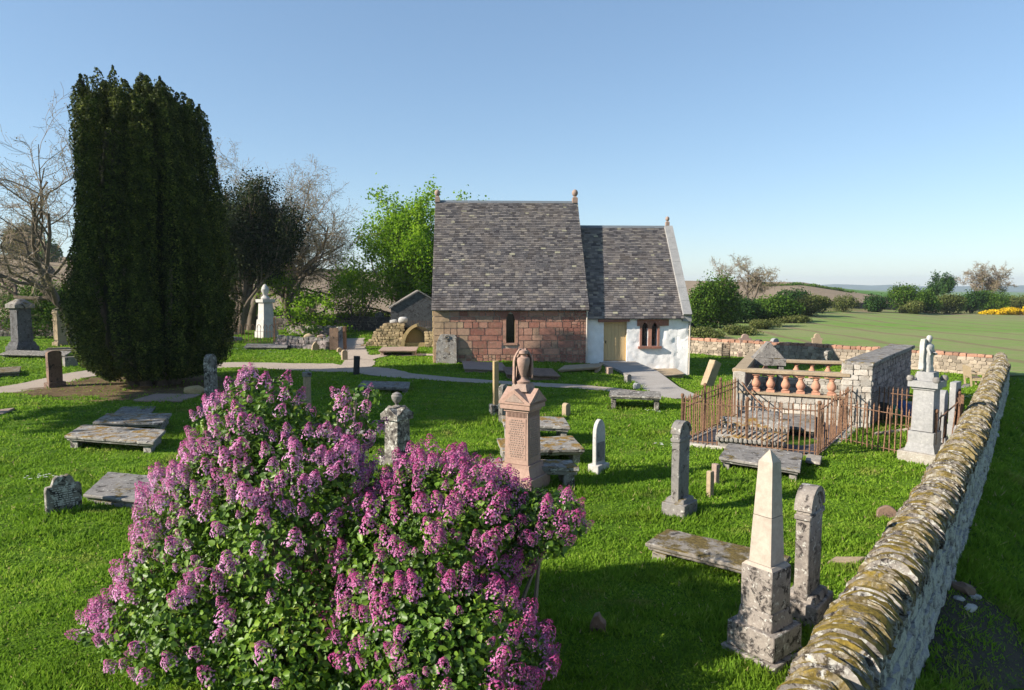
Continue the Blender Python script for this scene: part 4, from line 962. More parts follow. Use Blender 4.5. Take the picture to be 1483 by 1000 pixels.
# second railing by the right wall
Q0=G(1252,655);Q1=G(1352,690);Q2=G(1384,655)
o=thing('iron_railing','rusty spiked railing round the tall statue monument beside the mossy wall','railing',(Q0.x,Q0.y,Q0.z))
rail_run(o,G(1215,640),G(1352,672),1.0,17,bend=.01); rail_run(o,G(1352,672),G(1386,634),1.0,5,bend=.03); rail_run(o,G(1255,613),G(1330,625),1.0,11)
for q in (G(1352,672),G(1386,634),G(1256,613)): post(o,q,1.1)
o=thing('iron_gate','dark rusty solid gate leaf leaning on the mossy wall behind the statue monument','gate',G(1388,640),R(60))
mb=MB(); 
for i in range(12): mb.box((-.5+.09*i,0,.55),(.055,.02,1.05))
mb.build('gate_bars',M['rust'],o); mb=MB(); mb.box((0,.03,1.02),(1.1,.03,.05)).box((0,.03,.12),(1.1,.03,.05)).box((-.56,.0,.6),(.06,.06,1.3)).box((.56,.0,.6),(.06,.06,1.3)).build('gate_frame',M['rust'],o)
# hooped railing mid left, back-left railing, mausoleum railing
def hooped():
    A,B,C2=G(326,497),G(398,498),G(404,489); o=thing('hooped_railing','low rusty hooped railing in front of the white marble monument','railing',A)
    rail_run(o,A,B,.95,16,'plain',(.1,.85)); org=Vector(o.location)
    d=(B-A); mb=MB(); n=8
    for i in range(n):
        p=A+d*((i+.25)/n)-org; q=A+d*((i+.85)/n)-org; r=(q-p)/2; c=(p+q)/2
        mb.tube([c-r*math.cos(R(t))+Vector((0,0,1.0+.26*math.sin(R(t)))) for t in range(0,181,20)],.022,5)
    mb.build('hoop',M['rust'],o); rail_run(o,B,C2,1.3,4,'plain',(.1,.9)); post(o,(B.x,B.y),1.75,False,.09); post(o,(A.x,A.y),1.2,False)
hooped()
A,B=G(-60,485),G(108,484); o=thing('iron_railing','long rusty railing behind the graves at the far left','railing',A); rail_run(o,A,B,1.45,62,'plain',(.1,.9))
for k in (0,.33,.66,1): post(o,tuple(A.lerp(B,k))[:2],1.6,False,.07)
mb=MB(); A3,B3=G(-60,488,0),G(110,487,0); 
rubble_wall('low_wall','low mossy kerb wall under the long rusty railing at the far left',[tuple(A3)[:2],tuple(B3)[:2]],.25,.35,.2,M['darkwall'],M['mossy'],'round',9)
# burial house
def burial_house():
    P=G(565,489); P=Vector((-9.2,52.5,ground(-9.2,52.5))); o=thing('burial_house','gabled stone burial house with shade-darkened walls behind a railing, left of the chapel','building',P,R(10))
    W=4.2;D_=4.;e=2.1;r=3.35
    mb=MB(); mb.prism([(0,-.3),(W,-.3),(W,e),(W/2,r),(0,e)],0,.4); mb.prism([(0,-.3),(W,-.3),(W,e),(W/2,r),(0,e)],D_-.4,D_)
    mb.box((.2,D_/2,e/2-.15),(.4,D_-.8,e+.3)).box((W-.2,D_/2,e/2-.15),(.4,D_-.8,e+.3)); mb.rough(.4,.02).build('wall',M['dark'],o)  # dark stone colour stands in for the shade on the gable
    for s in (0,1):
        m=T((W/2,-.1,r+.1))@RY(math.atan2(r-e,W/2)) if s else T((W/2,-.1,r+.1))@RY(math.pi-math.atan2(r-e,W/2))
        sl=math.hypot(W/2,r-e)+.15; mb=MB(); mb.box((sl/2,D_/2+.1,0),(sl,D_+.2,.1)); 
        for v in mb.bm.verts: v.co=m@v.co
        mb.build('roof',M['grey'],o,bev=.01)
    A=Vector((-8.6,50.0,0)); B=Vector((-4.4,50.6,0)); q=thing('iron_railing','rusty spiked railing on a low wall in front of the gabled burial house','railing',(A.x,A.y,ground(A.x,A.y)+.75)); rail_run(q,A,B,1.25,34,'spike',(.1,.85)); 
    for c in q.children: c.location.z+=0
    q.location.z=ground(A.x,A.y)+.75
    rubble_wall('low_wall','low dark wall carrying the railing of the burial house',[(-9.0,49.95),(-4.0,50.65)],.7,.35,.25,M['darkwall'],M['darkwall'],'round',12)
burial_house()
# mound with arched recess
def recess():
    P=G(585,503); o=thing('arched_recess_tomb','yellow sandstone arched recess tomb set in a rubble mound left of the chapel','tomb',P,R(0)); 
    rr=random.Random(4); C=[];D=[];A=[]
    # rubble front, left slope
    x=-2.35
    cols=[]
    for zi in range(9):
        z=.08+zi*.165; x=-2.7; 
        while x<-.12:
            w=rr.uniform(.14,.34); X_=x+w/2; top=1.5*max(0,1-abs((X_+.6)/2.2)**2.6)**.6*min(1,max(0,(X_+2.7)/1.4))+.06
            if z<top: C.append((x+w/2,.02+.12*(x+2.4)*.2+rr.uniform(-.03,.03)+z*.08,z)); D.append((w,.26,.17)); A.append(rr.uniform(-.1,.1))
            x+=w
    link('rubble_facing',stones_mesh('rubble_facing',C,D,A,.06,M['rubbletan']),o); C=[];D=[];A=[]
    x=1.35
    for zi in range(6):
        x=1.3
        while x<2.0:
            w=rr.uniform(.16,.34); 
            if zi*.17<.95-.3*(x-1.3): C.append((x+w/2,.1,.08+zi*.165)); D.append((w,.26,.17)); A.append(rr.uniform(-.1,.1))
            x+=w
    link('rubble_facing',stones_mesh('rubble_facing',C,D,A,.06,M['rubbletan']),o)
    mb=MB(); pts=[(1.5*math.cos(R(q))*.98-.15,1.55*math.sin(R(q))-.05) for q in range(180,90,-10)]
    outer=[(1.05-1.22*math.cos(R(q)),1.5*math.sin(R(q))) for q in range(0,81,8)]; inner=[(1.05-1.0*math.cos(R(q)),1.32*math.sin(R(q))) for q in range(80,-1,-8)]
    MB().prism(outer+inner,-.16,.95).build('arch_rib',M['archtan'],o,bev=.02)
    MB().prism([(.03,-.1),(1.9,-.1),(1.9,.75),(1.6,1.0),(1.2,1.2),(.8,1.28),(.4,1.05),(.1,.6)],.7,.9).rough(.2,.015).build('back_panel',M['archtan'],o)
    MB().box((1.0,.35,.12),(1.8,.5,.3)).rough(.2,.012).build('ledge',M['archtan'],o,bev=.015)
    mb=MB()
    r=bmesh.ops.create_grid(mb.bm,x_segments=26,y_segments=16,size=1.)['verts']
    for v in r:
        x,y=v.co.x,v.co.y; X=-.6+x*2.2; Y=1.25+y*1.15; e=max(0,1-(abs(x)**2.6))*max(0,1-max(0,y)**2.5); z=1.52*e**.6*min(1,(X+2.7)/1.4+.0)+.06*MN.noise(Vector((X*2,Y*2,0)))
        v.co=(X,Y,max(-.1,z-(.0 if y>-.98 else .15)) if X<.0 else max(-.1,min(z,1.25-.12*X)))
    mb.build('earth_top',M['mortar'] if False else M['soil'],o,ang=60)
    for p,s in (((-.72,.55,1.55),(.5,.4,.35)),((-.12,.5,1.68),(.62,.45,.42))):
        q=MB(); q.blob((0,0,0),s,.15,seed=p[0]*9); b=q.build('boulder',M['pale']); b.location=Vector(P)+Vector(p); tag(b,'pale lichened boulder on top of the rubble mound, '+('left and flatter one' if p[0]<-.5 else 'right and larger one'),'boulder')
recess()
# low stone enclosure
def low_encl():
    a,b,c,d=G(404,502),G(478,507),G(494,487),G(420,484)
    rubble_wall('low_enclosure','low broken stone walled burial enclosure with pale capped blocks',[tuple(q)[:2] for q in (a,b,c,d)],.55,.4,.3,M['purplerub'],M['greymoss'],'round',15,core=M['darkwall'])
    for k,(px,py,s,lb) in enumerate(((448,494,(.8,.5,.55),'brown block lying inside the low enclosure'),(466,492,(.7,.5,.4),'pinkish broken block right of the brown one in the low enclosure'),(479,484,(1.2,.6,.5),'pale rock on the far corner of the low enclosure'))):
        mb=MB(); mb.blob((0,0,s[2]*.4),s,.2,seed=k+2,sub=2); o=mb.build('stone_block',[M['tan'],M['pinkflat'],M['pale']][k]); o.location=G(px,py); tag(o,lb,'stone block')
    o=thing('rusty_gatepost','pair of rusty iron straps at the corner of the low enclosure','post',G(484,508)); MB().box((0,0,.7),(.5,.12,1.3)).rough(.2,.02).build('strap',M['brown'],o); MB().box((.55,.4,.7),(.12,.4,1.4)).rough(.2,.02).build('strap',M['rust'],o)
low_encl()
for k in range(1):
    mb=MB()
    for i in range(7): mb.blob((random.uniform(-.7,.7),random.uniform(-.2,.2),.15+.3*random.random()*(1-abs(i-3)/5)),(.7,.5,.5),.25,seed=i,sub=2)
    o=mb.build('stone_heap',M['pale']); o.location=G(521,478); tag(o,'heap of white broken marble on the grass before the back wall','stone heap')
# ------------------------------------------------------------------ balustraded burial aisle
def aisle():
    A=A_.copy();B=B_.copy();C=Vector((13.6,24.,0));Dn=Vector((9.0,25.4,0)); o=thing('balustrade_enclosure','walled burial enclosure with orange balusters and a limewashed front, right of the chapel','tomb enclosure',(A.x,A.y,ground(A.x,A.y)))
    org=Vector(o.location)
    def wallrun(p,q,h,th,name,mat,z0=-.5,cap=None,inset=0.):
        d=(q-p);ang=math.atan2(d.y,d.x);L=d.xy.length; rr=random.Random(int(L*100)); CC=[];DD=[];AA=[]; gz=(ground(p.x,p.y)+ground(q.x,q.y))/2-org.z
        n=Vector((-d.y,d.x,0)).normalized(); m=(p+q)/2
        MB().box((m.x-org.x,m.y-org.y,gz+(h+z0)/2),(L,th-.1,h-z0-.02),RZ(ang)).build(name,mat,o,smooth=False)
        z=0.
        while z<h-.03:
            ch=min(rr.uniform(.12,.2),h-z)
            for s_ in (-1,1):
                s=0
                while s<L-.02:
                    w=min(rr.uniform(.14,.4),L-s); pp=p+d*((s+w/2)/L)+n*s_*(th/2-.07); CC.append((pp.x-org.x,pp.y-org.y,gz+z+ch/2)); DD.append((w,.15,ch*1.02)); AA.append(ang+rr.uniform(-.03,.03)); s+=w
            for e_ in (p,q): pp=e_+(m-e_).normalized()*.05; CC.append((pp.x-org.x,pp.y-org.y,gz+z+ch/2)); DD.append((.14,th*.9,ch*1.02)); AA.append(ang)
            z+=ch
        link(name+'_stone',stones_mesh(name+'_stone',CC,DD,AA,.05,mat),o); return gz,ang,L
    u=(B-A).normalized(); side=(C-B).normalized()
    e=A+u*.0; 
    gz,ang,L=wallrun(A,B-u*.35,.72,.4,'front_wall',M['whiterub'])
    gz,ang2,_=wallrun(B+side*.0,C,1.72,.62,'side_wall',M['purplerub'])
    # limewashed pier at the end of side wall
    wallrun(B-u*.42+side*.1,B+u*.30+side*.1,1.72,.5,'pier',M['whiterub'])
    m=(B+C)/2; MB().box((m.x-org.x,m.y-org.y,gz+1.78),((C-B).length+.2,.78,.12),RZ(ang2)).rough(.3,.02).build('wall_cap',M['grey'],o,bev=.02)
    mb=MB(); mb.box((A.x-org.x,A.y-org.y,.45),(.34,.42,1.75),RZ(ang)); mb.rough(.14,.015).build('pier',M['whiterub'],o,bev=.02)
    wallrun(A,Dn,.72,.4,'left_wall',M['whiterub']); wallrun(Dn,C,.6,.4,'rear_wall',M['whiterub'])
    def balrow(p,q,n,z0,name='baluster'):
        d=q-p; 
        for i in range(n):
            pp=p+d*((i+.5)/n); mb=MB(); mb.box((0,0,.035),(.22,.22,.07)); mb.box((0,0,.505),(.2,.2,.06)); mb.lathe([(.075,.07),(.095,.09),(.07,.115),(.105,.16),(.125,.215),(.112,.28),(.07,.35),(.06,.40),(.08,.42),(.07,.44),(.09,.475)],4 if False else 12); 
            b=mb.build(name,M['baluster'],o,ang=35,bev=0); b.location=(pp.x-org.x,pp.y-org.y,z0); b.rotation_euler=(0,0,ang)
    zb=.02+.74; balrow(A+u*.25,B-u*.45,6,zb); balrow(Dn+(C-Dn)*.02,C-(C-Dn)*.1,8,zb-.3)
    for p,q,zz in ((A-u*.2,B-u*.2,zb+.59),(Dn,C,zb+.28),(A,Dn.lerp(A,.06),zb+.585)):
        m=(p+q)/2; d=q-p; a=math.atan2(d.y,d.x)
        if p is A: 
            MB().box((m.x-org.x,m.y-org.y,zz-.3),(d.xy.length*.98,.34,.5),RZ(a)).rough(.2,.015).build('side_parapet',M['brown'],o,bev=.01)
        mb=MB(); mb.box((m.x-org.x,m.y-org.y,zz),(d.xy.length,.36,.1),RZ(a)).box((m.x-org.x,m.y-org.y,zz-.065),(d.xy.length*.985,.27,.035),RZ(a)); mb.rough(.3,.006).build('handrail',M['tan'],o,bev=.012)
        for k in range(1,3): pass
    m=(A+B-u*.35)/2; MB().box((m.x-org.x,m.y-org.y,.735),((B-A).length-.3,.46,.06),RZ(ang)).rough(.2,.006).build('sill_course',M['tan'],o,bev=.01)
    # gabled stone cover standing at the left side
    P=Vector((8.5,22.8,0)); P.z=ground(P.x,P.y)+.25; g=thing('gabled_tomb','gabled grey stone tomb cover on posts behind the left end of the balustrade','tomb',P,R(-15))
    for x in (-.5,.5):
        for y in (-.3,.3): MB().box((x,y,.3),(.2,.2,1.7)).rough(.15,.01).build('support',M['grey'],g,bev=.01)
    MB().box((0,0,1.27),(1.35,.95,.28)).rough(.15,.012).build('slab',M['grey'],g,bev=.015)
    MB().prism([(-.62,1.42),(.62,1.42),(.05,2.02),(-.05,2.02)],-.42,.42).rough(.2,.012).build('gabled_lid',M['grey'],g,bev=.015); g.scale=(.78,.78,.85)
aisle()
# bags by the side wall
P=G(1290,606)
for k,(dx,mt,s,lb) in enumerate(((-.35,'black',(.5,.4,.55),'black sack against the dark side wall of the balustraded enclosure'),(.05,'greenplastic',(.4,.4,.42),'green plastic tub between the black sack and the blue sack'),(.5,'blueplastic',(.5,.4,.5),'blue sack against the dark side wall'))):
    mb=MB(); mb.blob((0,0,s[2]*.4),s,.22,seed=k*2+1); o=mb.build('sack' if k!=1 else 'tub',M[mt]); o.location=P+Vector((dx,dx*.5,0)); tag(o,lb,'sack' if k!=1 else 'tub')
mb=MB(); P=G(1300,628)
for i in range(14): mb.blob((i*.1-.7,i*.045-.3+random.uniform(-.05,.05),.05),(.16,.12,.12),.2,seed=i,sub=1)
o=mb.build('cobble_edging',M['rubble']); o.location=P; tag(o,'curved row of pale cobbles edging the grave by the dark side wall','edging')
# statue monument
def statue():
    P=G(1337,668); h=ztop(P,486)-P.z; f=h/183.; o=thing('statue_monument','tall grey granite monument topped by a draped angel figure, beside the mossy wall','monument',P,R(42)); m=M['granite']
    MB().box((0,0,f*6-.15),(.80,.80,f*20+.3)).rough(.15,.01).build('plinth',M['whiterub'],o,bev=.015)
    MB().box((0,0,f*22),(.6,.6,f*12),taper=.85).box((0,0,f*36),(.5,.5,f*18)).build('base',m,o,bev=.01)
    MB().box((0,0,f*76),(.42,.42,f*60),taper=.94).build('shaft',m,o,bev=.008)
    MB().box((0,0,f*108),(.46,.46,f*4)).box((0,0,f*114),(.58,.58,f*9)).build('cornice',m,o,bev=.015)
    for x in (-.25,.25):
        for y in (-.25,.25): 
            q=MB(); q.lathe([(.0,0),(.07,.02),(.08,.07),(.06,.12),(.0,.14)],12,T((x,y,f*117))); q.build('scroll',M['grey'],o)
    MB().box((0,0,f*124),(.36,.36,f*14),taper=.9).build('figure_base',m,o,bev=.012)
    # figure: one continuous surface with tapering robe, arms folded, head bowed
    mb=MB(); n=18; prof=[(.115,131),(.12,134),(.105,140),(.098,148),(.105,154),(.108,160),(.115,166),(.105,169),(.05,171.5),(.042,173),(.058,175),(.066,178),(.06,181),(.03,183)]
    rings=[]
    for r,z in prof:
        fold=.012 if z<166 else 0; rings.append([mb.bm.verts.new((r*1.25*math.cos(a)*(1+fold/r*math.sin(a*7+z*.2)),r*.85*math.sin(a)*(1+fold/r*math.sin(a*5+z*.3)),f*z)) for a in [2*math.pi*i/n for i in range(n)]])
    for a,b in zip(rings,rings[1:]):
        for i in range(n): mb.bm.faces.new([a[i],a[(i+1)%n],b[(i+1)%n],b[i]])
    mb.bm.faces.new(rings[0][::-1]); mb.bm.faces.new(rings[-1]); b=mb.build('angel_figure',M['pale'],o,ang=70)
    mb=MB(); mb.tube([(-.12,0,f*165),(-.15,-.08,f*157),(-.03,-.13,f*159)],[.04,.035,.025],8).tube([(.12,0,f*165),(.15,-.08,f*156),(.02,-.14,f*157)],[.04,.035,.025],8); mb.build('arm',M['pale'],b)
    MB().box((-.12,.07,f*156),(.2,.1,f*44),taper=.9).rough(.08,.012).build('cross_pillar',M['pale'],o,bev=.01)
statue()
headstone('shield shaped grey headstone with a dark panel just right of the statue monument',1362,652,565,48,.42,.14,'round',M['granite'],(.5,.3,.25),trim=M['dark'])
headstone('narrow headstone with a black face between the statue monument and the mossy wall',1380,632,553,42,.42,.14,'flat',M['granite'],(.5,.3,.25),trim=M['black'])
headstone('small white capped stone behind the railing, left of the statue monument',1318,598,583,35,.4,.25,'flat',M['whiterub'])
# bench
def bench():
    P=G(1410,560); o=thing('wooden_bench','small weathered wooden bench with armrests near the corner of the walls','bench',P,R(70)); m=M['wood']; w=1.1
    mb=MB()
    for i in range(4): mb.box((0,-.18+.12*i,.44),(w,.1,.03))
    mb.build('seat',m,o,bev=.005)
    mb=MB()
    for i in range(9): mb.box((-w/2+.12+i*(w-.24)/8,.29,.70),(.05,.025,.42),RX(R(-10)))
    mb.box((0,.325,.93),(w,.035,.1),RX(R(-10))).box((0,.26,.5),(w,.035,.06),RX(R(-10))).build('backrest',m,o,bev=.005)
    for x in (-w/2,w/2):
        MB().box((x,-.22,.31),(.07,.07,.64)).build('leg',m,o,bev=.006); MB().box((x,.27,.47),(.07,.07,.96),RX(R(-7))).build('leg',m,o,bev=.006)
        MB().box((x,.0,.66),(.09,.58,.04)).build('armrest',m,o,bev=.006); MB().box((x,.02,.37),(.05,.46,.07)).build('side_rail',m,o)
bench()
slab('small pale slab in the grass beside the wooden bench',(1392,560),(1402,561),(1406,557),.06,.1,M['grey'],None,name='ledger_stone',cat='ledger stone')
# rubble outside the wall
rr=random.Random(9)
for k,(px,py,s) in enumerate(((1369,838,.16),(1381,846,.09),(1394,858,.22),(1411,868,.12),(1440,634,.25),(1371,850,.1),(1388,870,.1),(1405,885,.14))):
    mb=MB(); mb.blob((0,0,s*.25),(s*1.3,s*.8,s*.6),.25,RZ(k),seed=k); o=mb.build('loose_stone',[M['rubblenear'],M['pale'],M['brown']][k%3]); o.location=G(px,py); tag(o,'loose stone on the dirt outside the mossy wall','loose stone','loose stones fallen outside the wall')
# ------------------------------------------------------------------ foliage
def cards(P,size,N=None,spread=1.,aspect=.6,fold=.25,droop=0.):
    """leaf shaped folded quads (2 tris each as one bent quad pair) at points P with approximate normals N"""
    n=len(P); size=np.broadcast_to(size,(n,)) if np.ndim(size)<2 else size
    d=rng.normal(size=(n,3)); 
    if N is not None: d=d*spread+N
    d/=np.linalg.norm(d,axis=1)[:,None]+1e-9
    r=rng.normal(size=(n,3)); r[:,2]-=droop; a=np.cross(d,r); a/=np.linalg.norm(a,axis=1)[:,None]+1e-9; b=np.cross(a,d)
    s=size[:,None]; w=s*aspect*.5
    v0=P-b*s*.5; v1=P+a*w+d*s*fold*.3; v2=P+b*s*.5; v3=P-a*w+d*s*fold*.3
    V=np.stack([v0,v1,v2,v3],1).reshape(-1,3); F=np.arange(4*n).reshape(n,4)
    return V,F
def leaves6(P,size,N,spread,droop):
    n=len(P); d=rng.normal(size=(n,3))*spread+N; d/=np.linalg.norm(d,axis=1)[:,None]; r=rng.normal(size=(n,3)); r[:,2]-=droop; a=np.cross(d,r); a/=np.linalg.norm(a,axis=1)[:,None]; b=np.cross(a,d); s=size[:,None]
    q=lambda u,w,k: P+b*s*u+a*s*w+d*s*k
    V=np.stack([q(-.5,0,0),q(-.28,-.36,.10),q(.12,-.30,.07),q(.55,0,-.12),q(.12,.30,.07),q(-.28,.36,.10)],1).reshape(-1,3); i=6*np.arange(n)[:,None]
    F=np.concatenate([i+np.array([[0,1,2,3]]),i+np.array([[0,3,4,5]])],1).reshape(-1,4); return V,F
def crown_obj(name,V,F,rnd,mat,parent): return link(name,fast_mesh(name,V,F,rnd,[mat]),parent)
def noise3(P,f,seed=0.):
    # cheap smooth pseudo-noise, vectorised
    x,y,z=(P*f).T; return (np.sin(x+1.7*np.sin(y*1.3+seed)+seed)+np.sin(y*1.1+1.5*np.sin(z*1.2+seed*2)+2.)+np.sin(z*.9+1.6*np.sin(x*1.4+seed*3)+4.))/3
def grow(rg,p,d,L,r,lv,P,out,tips):
    n=P['seg'][lv]; pts=[p.copy()]; q=p.copy(); dd=d.copy(); rads=[r]; dirs=[dd.copy()]
    for i in range(n):
        dd=(dd+Vector((rg.gauss(0,1),rg.gauss(0,1),rg.gauss(0,1)))*P['wig'][lv]+Vector((0,0,P['up'][lv]))).normalized(); q=q+dd*(L/n); pts.append(q.copy()); rads.append(r*(1-(i+1)/n*(1-P['tap']))); dirs.append(dd.copy())
    out.append((pts,rads,lv))
    if lv>=P['lv']: tips.append((pts,dirs)); return
    if P.get('midtips') and lv==P['lv']-1: tips.append((pts[1:],dirs))
    k=P['n'][lv]
    for j in range(k):
        t=P['t0'][lv]+(1-P['t0'][lv])*(j+rg.random()*.8)/k; f=min(t,.999)*n; i=int(f); pos=pts[i].lerp(pts[i+1],f-i); bd=dirs[i+1]
        ax=bd.orthogonal().normalized(); ax=Matrix.Rotation(rg.uniform(0,6.28),3,bd)@ax; a=rg.uniform(*P['ang'][lv]); nd=(Matrix.Rotation(a,3,bd.cross(ax).normalized())@bd).normalized()
        if 'bias' in P: nd=(nd+Vector(P['bias'])).normalized()
        grow(rg,pos,nd,L*P['ratio'][lv]*rg.uniform(.7,1.15)*(1-.25*t if lv==0 else 1),max(.004,rads[i]*P['rr'][lv]),lv+1,P,out,tips)
def tubes_mesh(name,out,ns=(8,6,4,3,3,3),lvs=None,minr=0.):
    V=[];F=[];b=0
    for pts,rads,lv in out:
        if lvs is not None and lv not in lvs: continue
        n=ns[lv]; 
        P=np.array(pts); D=np.gradient(P,axis=0); D/=np.linalg.norm(D,axis=1)[:,None]+1e-9
        ref=np.array([.3,.2,1.]) if abs(D[0][2])<.8 else np.array([1.,.2,.1]); a=np.cross(D,ref); a/=np.linalg.norm(a,axis=1)[:,None]+1e-9; c=np.cross(D,a)
        th=2*np.pi*np.arange(n)/n; rr_=np.maximum(np.array(rads),minr)[:,None,None]
        ring=P[:,None]+rr_*(a[:,None]*np.cos(th)[None,:,None]+c[:,None]*np.sin(th)[None,:,None]); V.append(ring.reshape(-1,3))
        m=len(P); i=np.arange(m-1)[:,None]*n; j=np.arange(n)[None]; jn=(j+1)%n
        F.append((np.stack([i+j,i+jn,i+n+jn,i+n+j],-1).reshape(-1,4))+b); b+=m*n
    V=np.concatenate(V);F=np.concatenate(F); return V,F
def tree(label,loc,height,P,seed,leaf=None,nleaf=0,lsize=.15,name='tree',group=None,cat='tree',mspread=.25,zmin=None,dirv=(0,0,1),r0=.3,trunkfrac=.35,spread=.35,multi=1,minr=0.,bark='trunk',crownname='crown',twigmat='twig',barelv=99,droop=.3):
    rg=random.Random(seed); loc=Vector((loc[0],loc[1],0)); loc.z=ground(loc.x,loc.y); o=thing(name,label,cat,loc,0,group); out=[];tips=[]
    for m in range(multi):
        d=Vector(dirv)+ (Vector((rg.gauss(0,mspread),rg.gauss(0,mspread),0)) if multi>1 else Vector((0,0,0)))
        grow(rg,Vector((rg.gauss(0,.15),rg.gauss(0,.15),-.2)) if multi>1 else Vector((0,0,-.2)),d.normalized(),height*trunkfrac,r0*(1 if multi==1 else .6),0,P,out,tips)
    zmax=max(p.z for pts,_,_ in out for p in pts); s=height/zmax
    out=[([p*s for p in pts],[max(r_*s**.5,0) for r_ in rads],lv) for pts,rads,lv in out]; tips=[([p*s for p in pts],dirs) for pts,dirs in tips]
    V,F=tubes_mesh('trunk',out,lvs=(0,1,2)); me=fast_mesh('trunk',V,F,None,[M[bark]]); me.polygons.foreach_set('use_smooth',[True]*len(me.polygons)); link('trunk',me,o)
    hi=[q for q in out if q[2]>2]
    if hi:
        V,F=tubes_mesh('twigs',hi,minr=minr); link('twigs',fast_mesh('twigs',V,F,None,[M[twigmat]]),o)
    if leaf and nleaf:
        segs=np.array([[tuple(a),tuple(b)] for pts,_ in tips for a,b in zip(pts,pts[1:])]); k=rng.integers(0,len(segs),nleaf); t=rng.random((nleaf,1)); Pp=segs[k,0]*(1-t)+segs[k,1]*t; Pp+=rng.normal(size=Pp.shape)*spread
        if zmin: Pp=Pp[Pp[:,2]>zmin]; nleaf=len(Pp)
        V,F=cards(Pp,lsize*rng.uniform(.6,1.3,nleaf),np.tile([[-.4,-.3,.7]],(nleaf,1)),.9,.75,droop=droop)
        rnd=np.clip(.45+.22*noise3(Pp,1.1,seed)+rng.normal(0,.17,nleaf),0,1); crown_obj(crownname,V,F,rnd,M[leaf],o)
    return o
PB=dict(lv=5,seg=[4,6,5,4,3,2],wig=[.12,.28,.28,.3,.3,.3],up=[.0,.06,.05,.03,.0,.0],tap=.45,n=[5,5,5,5,4],t0=[.45,.25,.25,.2,.15],ang=[(.4,.95),(.4,1.),(.4,1.),(.4,1.),(.4,1.)],ratio=[1.35,.62,.58,.55,.5],rr=[.62,.6,.58,.55,.6])
tree('spreading bare tree with a leaning trunk at the far left behind the yew',(-24.5,42),14.5,dict(PB,bias=(-.28,0,.0),n=[6,6,5,5,4]),5,'bud',14000,.07,dirv=(-.5,0,1),r0=.29,spread=.12,minr=.009)
tree('bare tree whose twigs show high between the two yews',(-22.8,60),17.3,dict(PB,ang=[(.5,1.1),(.4,1.1),(.4,1.),(.4,1.),(.4,1.)],ratio=[1.6,.66,.6,.55,.5]),8,'bud',20000,.09,r0=.35,spread=.2,minr=.011)
tree('bare budding tree behind the white marble monument',(-21.5,66),15.5,dict(PB,ang=[(.5,1.1),(.4,1.1),(.4,1.),(.4,1.),(.4,1.)],ratio=[1.6,.66,.6,.55,.5]),12,'olive',6000,.10,r0=.4,dirv=(.1,0,1),spread=.2,minr=.012)
tree('wide bare tree with twisting limbs left of the bright green tree',(-20.5,62),13.,dict(PB,bias=(.12,0,0),ang=[(.5,1.1),(.4,1.1),(.4,1.),(.4,1.),(.4,1.)],ratio=[1.6,.66,.6,.55,.5]),19,'bud',7000,.08,r0=.42,dirv=(.35,0,1),spread=.15,minr=.012)
PL=dict(lv=4,seg=[4,5,4,3,2],wig=[.1,.2,.25,.3,.3],up=[.02,.10,.06,.02,.0],tap=.4,n=[6,6,5,4],t0=[.3,.2,.2,.2],ang=[(.3,.8),(.35,.9),(.4,1.),(.4,1.)],ratio=[1.1,.6,.55,.5],rr=[.6,.55,.5,.5],midtips=True)
tree('bright spring green tree rising behind the chapel and burial house',(-9.4,62),12.9,dict(PL,ang=[(.5,1.15),(.4,1.),(.4,1.),(.4,1.)],ratio=[1.75,.62,.55,.5],up=[.02,.05,.05,.02,0]),31,'spring',78000,.24,r0=.33,spread=.38,multi=3,trunkfrac=.2,mspread=.12)
tree('low branching tree with dark green leaves over the back graves',(-18.5,57),6.2,dict(PL,n=[4,4,3,2],up=[0,.0,.0,0,0],ang=[(.6,1.2),(.5,1.1),(.4,1.),(.4,1.)],bias=(.15,0,-.05)),44,'spring',7000,.2,r0=.3,spread=.28,dirv=(.2,0,1),multi=2)
tree('loose pale green sapling clump left of the burial house',(-13.0,58),5.4,dict(PL,n=[3,3,2,2]),47,'spring',2600,.15,r0=.1,spread=.25,multi=4)
# second yew
tree('dark vase shaped yew on bare trunks right of the tall yew',(-21.8,54),12.4,dict(lv=3,seg=[4,5,4,3],wig=[.06,.12,.15,.2],up=[.0,.16,.2,.2],tap=.5,n=[7,7,6],t0=[.35,.35,.2],ang=[(.2,.6),(.2,.6),(.2,.6)],ratio=[1.15,.6,.5],rr=[.55,.5,.5]),3,'yewgold',120000,.17,name='yew_tree',r0=.5,spread=.42,multi=4,trunkfrac=.36,dirv=(.1,0,1),cat='yew')
